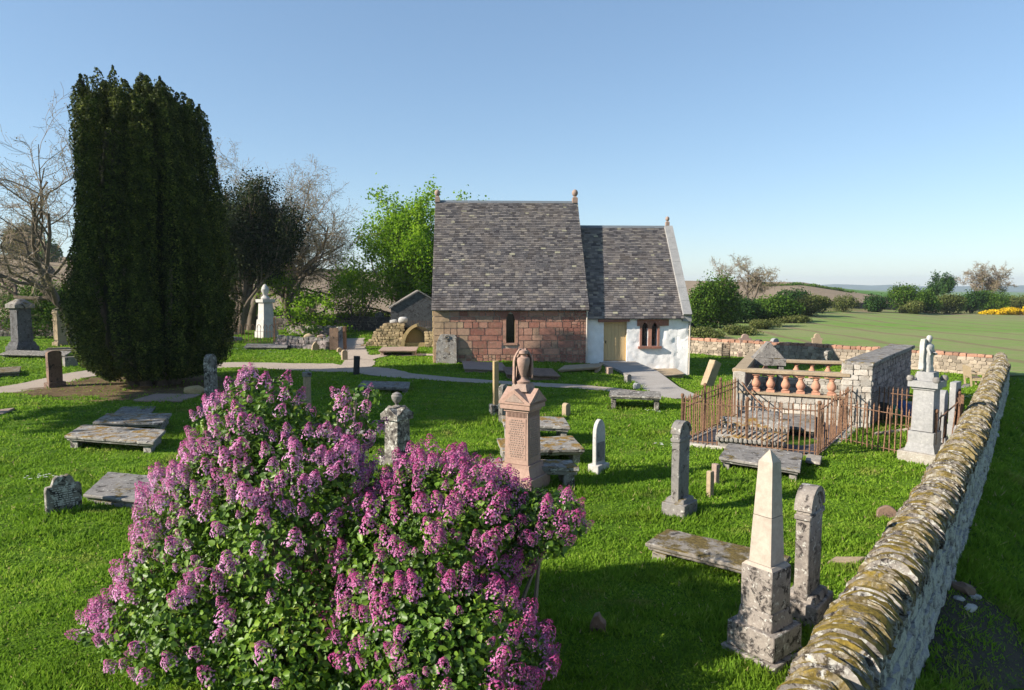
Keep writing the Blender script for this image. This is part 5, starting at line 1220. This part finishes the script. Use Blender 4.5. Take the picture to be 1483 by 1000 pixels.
# big fastigiate yew
def yew():
    o=thing('yew_tree','tall dense columnar Irish yew, the biggest tree, left of centre','yew',(YEW.x,YEW.y,ground(YEW.x,YEW.y))); rg=random.Random(2); cols=[]
    for k in range(54):
        a=rg.uniform(0,6.283); q=math.sqrt(rg.random()); 
        if k<24: a=k/24*6.283+rg.uniform(-.06,.06); q=rg.uniform(.98,1.16)
        else: q*=.78
        x,y=1.85*q*math.cos(a),1.85*q*math.sin(a); h=11.75+rg.uniform(-.75,.25)-(.1 if x>1.2 else 0)-(.45 if x>1.7 else 0)-(.1 if x<-1.6 else 0); cols.append((x,y,h,rg.uniform(.27,.36) if k<24 else .42))
    cols.append((2.25,.3,9.6,.38)); cols.append((2.1,-.8,8.6,.36)); 
    mb=MB()
    for x,y,h,r in cols[::3]: mb.tube([(x*.3,y*.3,-.2),(x*.7,y*.7,2),(x,y,4.5)],[.22,.16,.06],7)
    mb.build('trunk',M['trunk'],o)
    mb=MB(); mb.lathe([(1.0,.4),(1.6,1.6),(1.8,4),(1.55,8),(1.4,9.6),(.8,10.2)],14); mb.rough(.9,.25,.8).build('light_block_core',M['coredark'] if 'coredark' in M else M['yewcore'],o)  # added core blocks light; its near-black colour stands for the shade inside
    Pp=[];Nn=[];rr_=[]
    for ci,(x,y,h,r) in enumerate(cols):
        n=9500; z=.35+(h-.35)*rng.random(n)**.93; th=rng.random(n)*6.283
        t=z/h; flare=np.interp(z,[0,1.,3.,6.,12],[.62,1.15,1.38,1.15,1.]); prof=np.sqrt(np.clip(1-((t-.5)/.5)**8,0,1))*np.clip((1-t)*26,0,1)**.5
        lump=1+.09*np.sin(z*2.1+ci*2+2*np.sin(th*2+ci))+.12*np.sin(z*6.3+th*3+ci*1.7)+.09*np.sin(z*13+th*5+ci)
        rad=r*(.6+.4*flare)*prof*lump*(.78+.28*rng.random(n)**.5)
        cx=x*flare+rg.uniform(-.0,.0); cy=y*flare
        px=cx+rad*np.cos(th)+.12*np.sin(z*.8+ci); py=cy+rad*np.sin(th)
        # drop points deep within the whole
        keep=(np.hypot(px/2.15/flare,py/2.15/flare)>.6)|(z>h-1.8)
        P_=np.stack([px,py,z],1)[keep]; Pp.append(P_); Nn.append(np.stack([np.cos(th),np.sin(th),np.full(n,.55)],1)[keep])
    for q in range(90):
        a=rg.uniform(0,6.28); rr2=2.0*math.sqrt(rg.random()); bx,by=rr2*math.cos(a),rr2*math.sin(a); top=11.5-.25*abs(bx)**1.5*(1 if bx>0 else .2)+rg.uniform(-.5,.75); n=420; z=top-1.5*rng.random(n); th=rng.random(n)*6.283; rad=(.05+.16*np.clip((top-z)/.6,0,1))*(.6+.5*rng.random(n)); Pp.append(np.stack([bx+rad*np.cos(th)+.05*np.sin(z*4+q),by+rad*np.sin(th),z],1)); Nn.append(np.stack([np.cos(th),np.sin(th),np.full(n,.4)],1))
    Pp=np.concatenate(Pp)*.965;Nn=np.concatenate(Nn); Pp[:,:2]+=Nn[:,:2]*(.05*noise3(Pp,6.5,2.))[:,None]+Nn[:,:2]*(.07*noise3(Pp,15.,4.))[:,None]
    V,F=cards(Pp,.085*rng.uniform(.5,1.4,len(Pp)),Nn,.8,.6)
    rnd=np.clip(.42+.22*noise3(Pp,6.5,2.)+.07*np.sin(np.arctan2(Pp[:,1],Pp[:,0])*24+1.)*(Pp[:,2]<11)+rng.normal(0,.16,len(Pp)),0,1); crown_obj('foliage',V,F,rnd,M['yewleaf'],o); return o
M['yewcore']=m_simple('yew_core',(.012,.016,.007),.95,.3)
yew()
# unseen tall tree off the left edge throws the broad band of shade across the lawn
tree('tall broadleaf tree standing outside the left edge of the photo',(-24.5,16.8),16.5,dict(PL,up=[.05,.03,.02,.0,.0],t0=[.8,.2,.2,.2],ang=[(.6,1.1),(.4,1.),(.4,1.),(.4,1.)],ratio=[.5,.6,.55,.5]),61,'midleaf',90000,.5,r0=.3,spread=.7,trunkfrac=.72,zmin=9.)
# bushes: clump of leaf cards on lumpy ellipsoids
def bush(label,loc,size,leaf,n,ls,seed,name='bush',cat='bush',group=None,lobes=7,stem=True):
    rg=random.Random(seed); x,y=loc; z=ground(x,y); o=thing(name,label,cat,(x,y,z),0,group); L=[]; sx,sy,sz=size
    for k in range(lobes): 
        a=rg.uniform(0,6.28); q=rg.uniform(.2,.62); L.append((sx*.5*q*math.cos(a),sy*.5*q*math.sin(a),sz*rg.uniform(.28,.66),rg.uniform(.42,.66)))
    L.append((0,0,sz*.5,.75))
    Pp=[];Nn=[]
    for (lx,ly,lz,lr) in L:
        m=n//len(L); d=rng.normal(size=(m,3)); d/=np.linalg.norm(d,axis=1)[:,None]; rad=(.62+.45*rng.random((m,1)))*(1+.16*noise3(d,4.,seed+lx)[:,None]); P_=np.array([lx,ly,lz])+d*rad*np.array([sx*lr*.5,sy*lr*.5,min(sz*lr*.62,sz*.5)]); k=P_[:,2]>.02; Pp.append(P_[k]);Nn.append(d[k])
    Pp=np.concatenate(Pp);Nn=np.concatenate(Nn); Pp[:,2]*=sz/max(np.percentile(Pp[:,2],99.5),.1)
    V,F=cards(Pp,ls*rng.uniform(.6,1.4,len(Pp)),Nn,.8,.75); rnd=np.clip(.45+.25*noise3(Pp,2.2/max(.3,ls*3),seed)+rng.normal(0,.17,len(Pp)),0,1); crown_obj('foliage',V,F,rnd,M[leaf],o)
    if stem:
        mb=MB()
        for k in range(5): a=rg.uniform(0,6.28); mb.tube([(0,0,-.1),(sx*.12*math.cos(a),sy*.12*math.sin(a),sz*.35),(sx*.25*math.cos(a),sy*.25*math.sin(a),sz*.7)],[.08,.05,.015],5)
        mb.build('stem',M['trunk'],o)
    return o
def at(px,Y): return ((px-741.5)/1000*Y*1.0,Y)
bush('bright green bush behind the railing at the far left',at(45,50),(7.5,3.5,4.2),'midleaf',9000,.16,1)
bush('darker green bush between the far left railing and the tall yew',at(88,56),(6,3,3.6),'midleaf',6000,.18,2)
bush('green shrub under the second yew behind the hooped railing',at(345,62),(7,3,2.4),'midleaf',3500,.18,3)
bush('green shrub right of the white marble monument at the back',at(405,63),(5,3,1.7),'midleaf',2500,.18,4)
bush('low olive shrub in front of the bright green tree',at(535,64),(7,3,1.5),'olive',5000,.17,5)
bush('low olive shrub left of the saplings on the back wall',at(475,66),(6,2.4,1.2),'olive',2500,.17,6)
bush('big round green bush right behind the chapel gable',at(1036,76),(7.4,5,5.6),'midleaf',16000,.22,7)
bush('broad green bush right of the big round one',at(1118,86),(8,5,3.2),'midleaf',12000,.24,8)
bush('dark low bush at the foot of the twiggy bare tree',at(1075,84),(6,4,3.2),'darkleaf',6000,.22,18)
bush('brownish bush at the right end of the near hedge',at(1172,98),(7,4,2.9),'olive',8000,.25,9)
bush('dark green bush behind the end of the near hedge',at(1150,106),(6,4,3.6),'darkleaf',6000,.25,19)
bush('thin twiggy brown shrub standing alone in the gap of the hedge',at(1222,112),(5,3,2.8),'olive',2600,.2,10)
bush('small round dark bush alone before the stubble field',at(1268,118),(4.4,3.5,3.0),'darkleaf',4000,.25,11)
for k,(px,Y,w,hh_,lf,lb) in enumerate(((1308,122,6.5,5.0,'midleaf','tallest green bush at the left of the far hedge'),(1340,126,6,4.2,'midleaf','green bush in the middle of the far hedge, left of the umbrella shaped pine'),(1372,130,6,3.6,'olive','olive bush beneath the umbrella shaped pine'),(1405,134,6,4.4,'darkleaf','dark bush between the pine and the big bare tree'),(1440,142,8,4.6,'midleaf','green bush in front of the big bare tree'),(1478,146,9,3.6,'olive','bush cut by the right edge of the photo'),(1322,119,4,2.2,'olive','low bramble at the foot of the far hedge'))): bush(lb,at(px,Y),(w,4,hh_),lf,5500,.26,20+k)
for k,(px,Y,w) in enumerate(((1436,128,5.5),(1462,126,6.5),(1493,125,6))): bush(['left end clump of yellow flowering gorse','middle clump of yellow flowering gorse','right clump of yellow gorse cut by the photo edge'][k],at(px,Y),(w*.8,3,[.9,1.4,1.6][k]),'gorse',4500,.2,40+k,name='gorse_bush',cat='gorse')
for k,(px,Y,w,h_) in enumerate(((1075,66,4,1.),(1110,74,4,1.1),(1150,84,5,1.),(1020,62,4,1.0))): bush(['low brown bramble on the rough bank beside the field, nearest the wall end','low brown bramble on the rough bank, second from the chapel','low brown bramble on the rough bank, farthest from the chapel','low bramble right beside the chapel gable'][k] if k else 'low brown bramble on the rough bank below the twiggy bare tree',at(px,Y),(w,3,h_),'olive',2200,.16,60+k,name='bramble',cat='bramble')
PB4=dict(PB,lv=5); 
tree('twiggy bare tree rising above the near hedge right of the chapel',(at(1088,92)[0],92),9.0,dict(PB,up=[0,.05,.05,.02,0,0]),71,'bud',5000,.12,r0=.3,spread=.2,minr=.017,trunkfrac=.3)
tree('large round bare tree on the skyline at the right',(at(1415,170)[0],170),12.,dict(PB,n=[6,6,5,5,4]),72,'bud',4000,.2,r0=.35,spread=.3,minr=.03)
tree('umbrella shaped dark pine on the skyline above the far hedge',(at(1364,160)[0],160),8.6,dict(PL,up=[.02,.0,.0,0,0],n=[5,5,4,3],t0=[.75,.3,.2,.2]),73,'darkleaf',6000,.35,r0=.18,spread=.35,trunkfrac=.75,name='pine_tree')
# skyline trees, left
for k,(px,Y,hh_,lf) in enumerate(((22,190,8,'olive'),(46,230,12.5,'darkleaf'),(60,232,11.5,'darkleaf'),(34,210,8,'bud'),(78,180,6,'midleaf'))):
    bush(['olive tree on the skyline at the far left','left one of two dark conifers on the skyline','right one of two dark conifers on the skyline','pale budding tree left of the skyline conifers','green tree right of the skyline conifers'][k],at(px,Y),(hh_*(.45 if lf=='darkleaf' else .9),4,hh_),lf,2500,.55,80+k,name='distant_tree',cat='tree')
def hedge(label,pts,h,leaf,n,seed):
    P=[];rg=np.random.default_rng(seed)
    for a,b in zip(pts,pts[1:]):
        m=n//(len(pts)-1); t=rg.random((m,1)); q=np.array(a)*(1-t)+np.array(b)*t; hz=h*(.5+.5*np.sin(q[:,0]*.35+seed)**2+.2*np.sin(q[:,0]*1.1)); P.append(np.stack([q[:,0]+rg.normal(0,.8,m),q[:,1]+rg.normal(0,.8,m),groundA(q[:,0],q[:,1])+hz*rg.random(m)],1))
    P=np.concatenate(P); V,F=cards(P,.5*rg.uniform(.6,1.4,len(P))); o=link('hedge',fast_mesh('hedge',V,F,np.clip(rg.normal(.45,.2,len(P)),0,1),[M[leaf]])); tag(o,label,'hedge')
hedge('dark hedge line crossing the hillside behind the bare trees',[(-110,190),(-60,215),(-20,240),(10,262)],1.8,'darkleaf',9000,1)
hedge('hedge along the foot of the ploughed hillside at the left',[(-75,84),(-48,88),(-30,84)],1.6,'midleaf',9000,2)
hedge('hedge along the skyline right of the chapel',[(75,205),(110,225)],1.0,'midleaf',3000,3)
# ------------------------------------------------------------------ lilacs
def panicle(seed):
    r=np.random.default_rng(seed); n=110; t=r.random(n)**.8; th=r.random(n)*6.283; L=.175; rad=.064*(1-t)**.7+.008; rad=rad*(1+.25*np.sin(t*9+seed)*np.cos(th*2+seed)); P=np.stack([rad*np.cos(th),rad*np.sin(th),t*L],1)
    N=np.stack([np.cos(th),np.sin(th),.3+t],1); N/=np.linalg.norm(N,axis=1)[:,None]; s=.028*(1-.35*t)
    a=np.cross(N,r.normal(size=(n,3)));a/=np.linalg.norm(a,axis=1)[:,None];b=np.cross(N,a); P=P+N*.006
    V=[];F=[];tone=[];rn=[];k=0
    for i in range(n):  # four petals: two crossed diamonds, slightly cupped
        for (u,w) in ((a[i],b[i]),(b[i],a[i])):
            q=s[i]*.5; V+= [P[i]-u*q+N[i]*q*.35,P[i]-w*q*.42,P[i]+u*q+N[i]*q*.35,P[i]+w*q*.42]; F.append((k,k+1,k+2,k+3)); k+=4; tone.append(np.clip(t[i]*1.25-.15+r.normal(0,.12),0,1)); rn.append(r.random())
    return np.array(V),np.array(F),np.array(tone),np.array(rn)
PAN=[panicle(s) for s in range(8)]
def lilac(label,blobs,origin,nleaf,nfl,mat,seed):
    rg=np.random.default_rng(seed); o=thing('lilac_bush',label,'lilac',(origin[0],origin[1],ground(*origin))); org=np.array([origin[0],origin[1],ground(*origin)])
    B=np.array([b[:6] for b in blobs]); W=np.array([b[6] for b in blobs]); FW=np.array([b[7] for b in blobs])
    def shell(n,lo,hi,wt,keepin=.8):
        vol=(B[:,3]*B[:,5])*wt; k=rg.choice(len(B),n,p=vol/vol.sum()); d=rg.normal(size=(n,3)); d/=np.linalg.norm(d,axis=1)[:,None]
        r=lo+(hi-lo)*rg.random(n)**.6; r=r*(1+.13*noise3(d*B[k][:,3:6],5.,seed)+.08*noise3(d*B[k][:,3:6],11.,seed+2))
        P=B[k][:,:3]+d*r[:,None]*B[k][:,3:6]
        ok=P[:,2]>.1
        for j in range(len(B)):
            q=np.linalg.norm((P-B[j,:3])/B[j,3:6],axis=1); ok&=(q>keepin)|(k==j)&(q>=lo-.25)
        return P[ok],d[ok]
    P,N=shell(nleaf,.55,1.04,W,.62); P=P-org
    V,F=leaves6(P,.064*rg.uniform(.5,1.25,len(P)),N+np.array([-.1,-.1,.5]),.75,.5)
    rnd=np.clip(.42+.2*noise3(P,3.5,seed)+rg.normal(0,.2,len(P)),0,1); crown_obj('foliage',V,F,np.repeat(rnd,2),M['lilacleaf'],o)
    # stems from the ground fanning out to the lobes
    sb=MB(); rr=random.Random(seed)
    for j,b in enumerate(blobs):
        for k in range(5):
            e=Vector((b[0]+rr.gauss(0,.35)*b[3],b[1]+rr.gauss(0,.35)*b[4],b[2]+rr.uniform(.2,.75)*b[5]))-Vector(org); s0=Vector((rr.gauss(0,.2),rr.gauss(0,.2),-.05)); m=s0.lerp(e,.5)+Vector((rr.gauss(0,.12),rr.gauss(0,.12),-.1)); sb.tube([s0,m,e],[.035,.024,.007],5)
    sb.build('stem',M['twig'],o)
    P,N=shell(nfl*6,.96,1.07,W*FW,.93); 
    # thin out so that panicles keep a little apart
    vis=(N[:,2]>-.35)&(N@np.array([.1,-.85,.3])>-.5); P=P[vis];N=N[vis]; keep=[]; cell={}
    gap=.085
    for i in range(len(P)):
        c=tuple(np.floor(P[i]/gap).astype(int))
        if c in cell or (noise3(P[i:i+1],2.6,seed+3)[0]+rg.normal(0,.4))<-.35: continue
        cell[c]=1; keep.append(i)
        if len(keep)>=nfl: break
    P=P[keep];N=N[keep]; cam=np.array([0,0,H]); dist=np.linalg.norm(P-cam,axis=1)-1.2*(N@np.array([0,-1,.2])); order=np.argsort(dist)
    meshes=[]
    for (v,f,tn,rn) in PAN: meshes.append(fast_mesh('flower_cluster',v,f,rn,[mat],extra=(('tone',tn),)))
    RV=[];RF=[];RT=[];RR=[];b=0
    for c,i in enumerate(order):
        up=Vector(N[i]*.75+np.array([0,0,.85])+rg.normal(0,.2,3)).normalized(); q=up.to_track_quat('Z','Y'); s=rg.choice([.45,.6,.75,.85,.95,1.1])*rg.uniform(.9,1.1); v=int(rg.integers(0,8)); p=Vector(P[i]-org)-up*.04
        if c<100:
            m=link('flower_cluster',meshes[v],o); m.location=p; m.rotation_mode='QUATERNION'; m.rotation_quaternion=q; m.scale=(s,s,s)
        else:
            Mx=np.array(q.to_matrix()); vv=(PAN[v][0]*s)@Mx.T+np.array(p); RV.append(vv); RF.append(PAN[v][1]+b); b+=len(vv); dk=rg.random(); RT.append(np.clip(PAN[v][2]+.5*max(0,dk-.45),0,1)); RR.append(PAN[v][3])
    if RV:
        x=link('flower_clusters',fast_mesh('flower_clusters',np.concatenate(RV),np.concatenate(RF),np.concatenate(RR),[mat],extra=(('tone',np.concatenate(RT)),)),o); tag(x,kind='stuff')
    return o
def bl(px,py,Y,rx,ry,rz,w=1.,fw=1.): 
    d=ray(px,py); t=Y/d.y; return (d.x*t,Y,H+d.z*t,rx,ry,rz,w,fw)
lilac('large lilac bush with pale mauve blossom, the left one',[bl(415,810,6.9,1.3,1.2,1.2,1,.8),bl(375,640,7.1,.62,.6,.62,1.2,1.6),bl(320,725,6.8,.62,.65,.52,1,1.5),bl(262,815,6.6,.48,.5,.4,1,1.3),bl(215,890,6.5,.42,.45,.3,1,1.4),bl(165,900,6.5,.3,.35,.2,.6,2.2),bl(430,700,6.7,.7,.65,.5,1,1.2),bl(290,900,6.2,.75,.7,.5,1,.7),bl(490,625,7.3,.42,.4,.3,.5,1.6),bl(520,580,7.3,.25,.25,.18,.3,2.2),bl(440,930,6.0,.9,.7,.6,1,.15),bl(505,790,6.9,.6,.6,.5,1,.9)],(-2.0,6.8),38000,540,M['lilacpale'],101)
lilac('lilac bush with deeper pink pointed blossom, overlapping the foot of the pink monument',[bl(650,780,6.6,.8,.8,.70,1,1.1),bl(630,710,6.9,.5,.5,.36,1,1.5),bl(690,735,6.7,.52,.5,.36,1,1.5),bl(785,755,6.6,.42,.45,.28,1,1.3),bl(765,745,6.9,.36,.4,.2,1,1.5),bl(640,930,5.6,.75,.65,.45,1,1.3),bl(720,950,5.6,.45,.4,.32,1,1.3),bl(570,900,5.8,.5,.5,.4,1,1.),bl(600,830,6.3,.8,.7,.7,1,.5)],(-.5,6.3),28000,400,M['lilacdeep'],102)
# ------------------------------------------------------------------ grass
def grass():
    n=760000; r=np.exp(rng.uniform(math.log(3.6),math.log(60),n)); a=rng.uniform(-.78,.78,n); x=r*np.sin(a); y=r*np.cos(a); P=np.stack([x,y],1)
    ok=(y>3)&(y<np.minimum(yard_back(x),62)-.3)
    for pts,ws in EX: ok&=seg_dist(P,pts,list(ws))>rng.normal(.0,.06,n)
    # not on the wall, thin on soil
    ok&=np.abs((x-wallx(y))*.803)>.24
    sd=np.hypot((x+13.4)/4.8,(y-26.3)/3.2)+.25*noise3(np.stack([x,y,0*x],1),1.7,3.); ok&=(sd>.95)|(rng.random(n)<.16)
    q=G(1000,950); sd=np.hypot((x-q.x)/1.6,(y-q.y)/.8)+.3*noise3(np.stack([x,y,0*x],1),3.,3.); ok&=(sd>.9)|(rng.random(n)<.6)
    sd=np.hypot(((x-6.7)*.8-(y-6.6)*-.0)/2.,(y-6.6)/1.9); lx=(x-TR.x)*math.cos(R(53))+(y-TR.y)*math.sin(R(53)); ly=-(x-TR.x)*math.sin(R(53))+(y-TR.y)*math.cos(R(53)); sd=np.hypot(lx/1.7,ly/.5)+.3*noise3(np.stack([x,y,0*x],1),2.5,1.); ok&=(sd>.9)|(rng.random(n)<.35)
    # chapel, enclosures
    cu_=(x-CX0)*math.cos(CTH)+(y-CY0)*math.sin(CTH); cv_=-(x-CX0)*math.sin(CTH)+(y-CY0)*math.cos(CTH); ok&=~((cu_>-.1)&(cu_<13.2)&(cv_>-.1)&(cv_<8.2))
    def inpoly(pl):
        ins=np.ones(n,bool)
        for (p,q) in zip(pl,pl[1:]+pl[:1]): ins&=((q[0]-p[0])*(y-p[1])-(q[1]-p[1])*(x-p[0]))>0
        return ins
    ok&=~inpoly([tuple(q)[:2] for q in (P1,P2,B_,A_)])
    x,y,r=x[ok],y[ok],r[ok]; n=len(x); z=groundA(x,y)+.012+.014*noise3(np.stack([x,y,0*x],1),3.1,1.)
    Q3=np.stack([x,y,0*x],1); tall=np.clip(1+.75*noise3(Q3,4.6,5.)+.5*noise3(Q3,1.3,2.),.35,2.2)
    for gx,gy in [(o.location.x,o.location.y) for o in bpy.data.objects if o.parent is None and o.get('category') in ('headstone','monument','table tomb','post','grave stub','obelisk','coped tomb')]:
        if math.hypot(gx,gy)<32: tall=tall*(1+.9*np.exp(-((x-gx)**2+(y-gy)**2)/.45))
    tall=np.minimum(tall,2.3); out=(x>wallx(y)); tall=np.where(out,tall*1.7,tall)
    near=noise3(np.stack([x,y,0*x],1),.8,2.)
    h=(.022+.036*rng.random(n))*tall*(1+.014*r); w=(.0035+.00105*r)*rng.uniform(.7,1.3,n); th=rng.random(n)*6.283; ln=rng.normal(0,.55,(n,2))*h[:,None]; ca,sa=np.cos(th),np.sin(th)
    p=np.stack([x,y,z-.005],1); sd=np.stack([ca*w,sa*w,0*w],1); tip=p+np.stack([ln[:,0],ln[:,1],h],1)
    V=np.stack([p-sd,p+sd,tip],1).reshape(-1,3); F=np.arange(3*n).reshape(n,3)
    rnd=np.clip(.43+.2*near+.16*noise3(np.stack([x,y,0*x],1),5.2,7.)+rng.normal(0,.17,n),0,.97); rnd=np.where(rng.random(n)<.015,1.,rnd)
    tag(link('grass',fast_mesh('grass',V,F,rnd,[M['blade']])),'short bright green lawn grass','grass',kind='stuff')
grass()
def daisies():
    V=[];F=[];k=0; rr=random.Random(3)
    for px,py,n,s in ((63,694,16,.3),(1398,576,60,.9),(945,600-2,8,.4),(955,647,10,.2),(390,512,14,1.),(60,524,16,1.6),(330,508,8,.8)):
        c=G(px,py)
        for i in range(n):
            x,y=c.x+rr.gauss(0,s)*.6,c.y+rr.gauss(0,s)*.4; z=ground(x,y)+.07; q=.02+.0007*c.y
            for a in (0,1.05,2.1):
                V+=[(x+q*math.cos(a),y+q*math.sin(a),z),(x-q*.3*math.sin(a),y+q*.3*math.cos(a),z+.004),(x-q*math.cos(a),y-q*math.sin(a),z),(x+q*.3*math.sin(a),y-q*.3*math.cos(a),z+.004)]; F.append((k,k+1,k+2,k+3)); k+=4
    tag(link('wildflowers',fast_mesh('wildflowers',V,F,None,[M['white']])),'tiny white wildflowers scattered in the lawn','flowers',kind='stuff')
daisies()
def haze():
    mb=MB(); mb.box((500,2300,20),(7600,5400,90)); o=mb.build('haze',M['black'],None,smooth=False); t=NT('haze_air'); p=t.n('ShaderNodeVolumePrincipled'); p.inputs['Color'].default_value=(.80,.88,1,1); p.inputs['Density'].default_value=.00018; p.inputs['Anisotropy'].default_value=.2; t.l(p.outputs[0],t.out.inputs[1]); o.data.materials[0]=t.m; tag(o,kind='stuff',label='thin bluish haze over the distant land')
haze()
# ------------------------------------------------------------------ light, sky, camera
w=bpy.data.worlds.new('World'); sc.world=w; w.use_nodes=True; nt=w.node_tree; bg=nt.nodes['Background']; sk=nt.nodes.new('ShaderNodeTexSky'); sk.sky_type='NISHITA'; sk.sun_disc=False; sk.sun_elevation=SUN_EL
sk.sun_rotation=math.atan2(-math.cos(SUN_AZ),-math.sin(SUN_AZ)); sk.air_density=1.; sk.dust_density=.15; sk.ozone_density=2.5; sk.altitude=50
gm=nt.nodes.new('ShaderNodeGamma'); gm.inputs[1].default_value=.68; hs=nt.nodes.new('ShaderNodeHueSaturation'); hs.inputs['Saturation'].default_value=1.05; tm=nt.nodes.new('ShaderNodeMix'); tm.data_type='RGBA'; tm.blend_type='MULTIPLY'; tm.inputs[0].default_value=1; tm.inputs[7].default_value=(.89,1.0,1.10,1); nt.links.new(sk.outputs[0],gm.inputs[0]); nt.links.new(gm.outputs[0],tm.inputs[6]); nt.links.new(tm.outputs[2],hs.inputs['Color']); nt.links.new(hs.outputs[0],bg.inputs[0]); bg.inputs[1].default_value=.122
sl=bpy.data.lights.new('sun','SUN'); sl.energy=5.0; sl.angle=R(.5); sl.color=(1.,.91,.78); so=bpy.data.objects.new('sun',sl); COL.objects.link(so)
so.rotation_euler=Vector((math.cos(SUN_AZ)*math.cos(SUN_EL),math.sin(SUN_AZ)*math.cos(SUN_EL),-math.sin(SUN_EL))).to_track_quat('-Z','Y').to_euler()
cam=bpy.data.cameras.new('camera'); co=bpy.data.objects.new('camera',cam); COL.objects.link(co); co.location=(0,0,H); co.rotation_euler=(R(90)-PIT,0,0); cam.sensor_width=36; cam.lens=36*1000/1483; cam.clip_end=9000; cam.clip_start=.05; sc.camera=co
sc.view_settings.view_transform='Standard'; sc.view_settings.look='None'; sc.view_settings.exposure=1.08; sc.view_settings.gamma=1
sc.cycles.volume_bounces=0; sc.cycles.max_bounces=6; sc.cycles.transparent_max_bounces=4
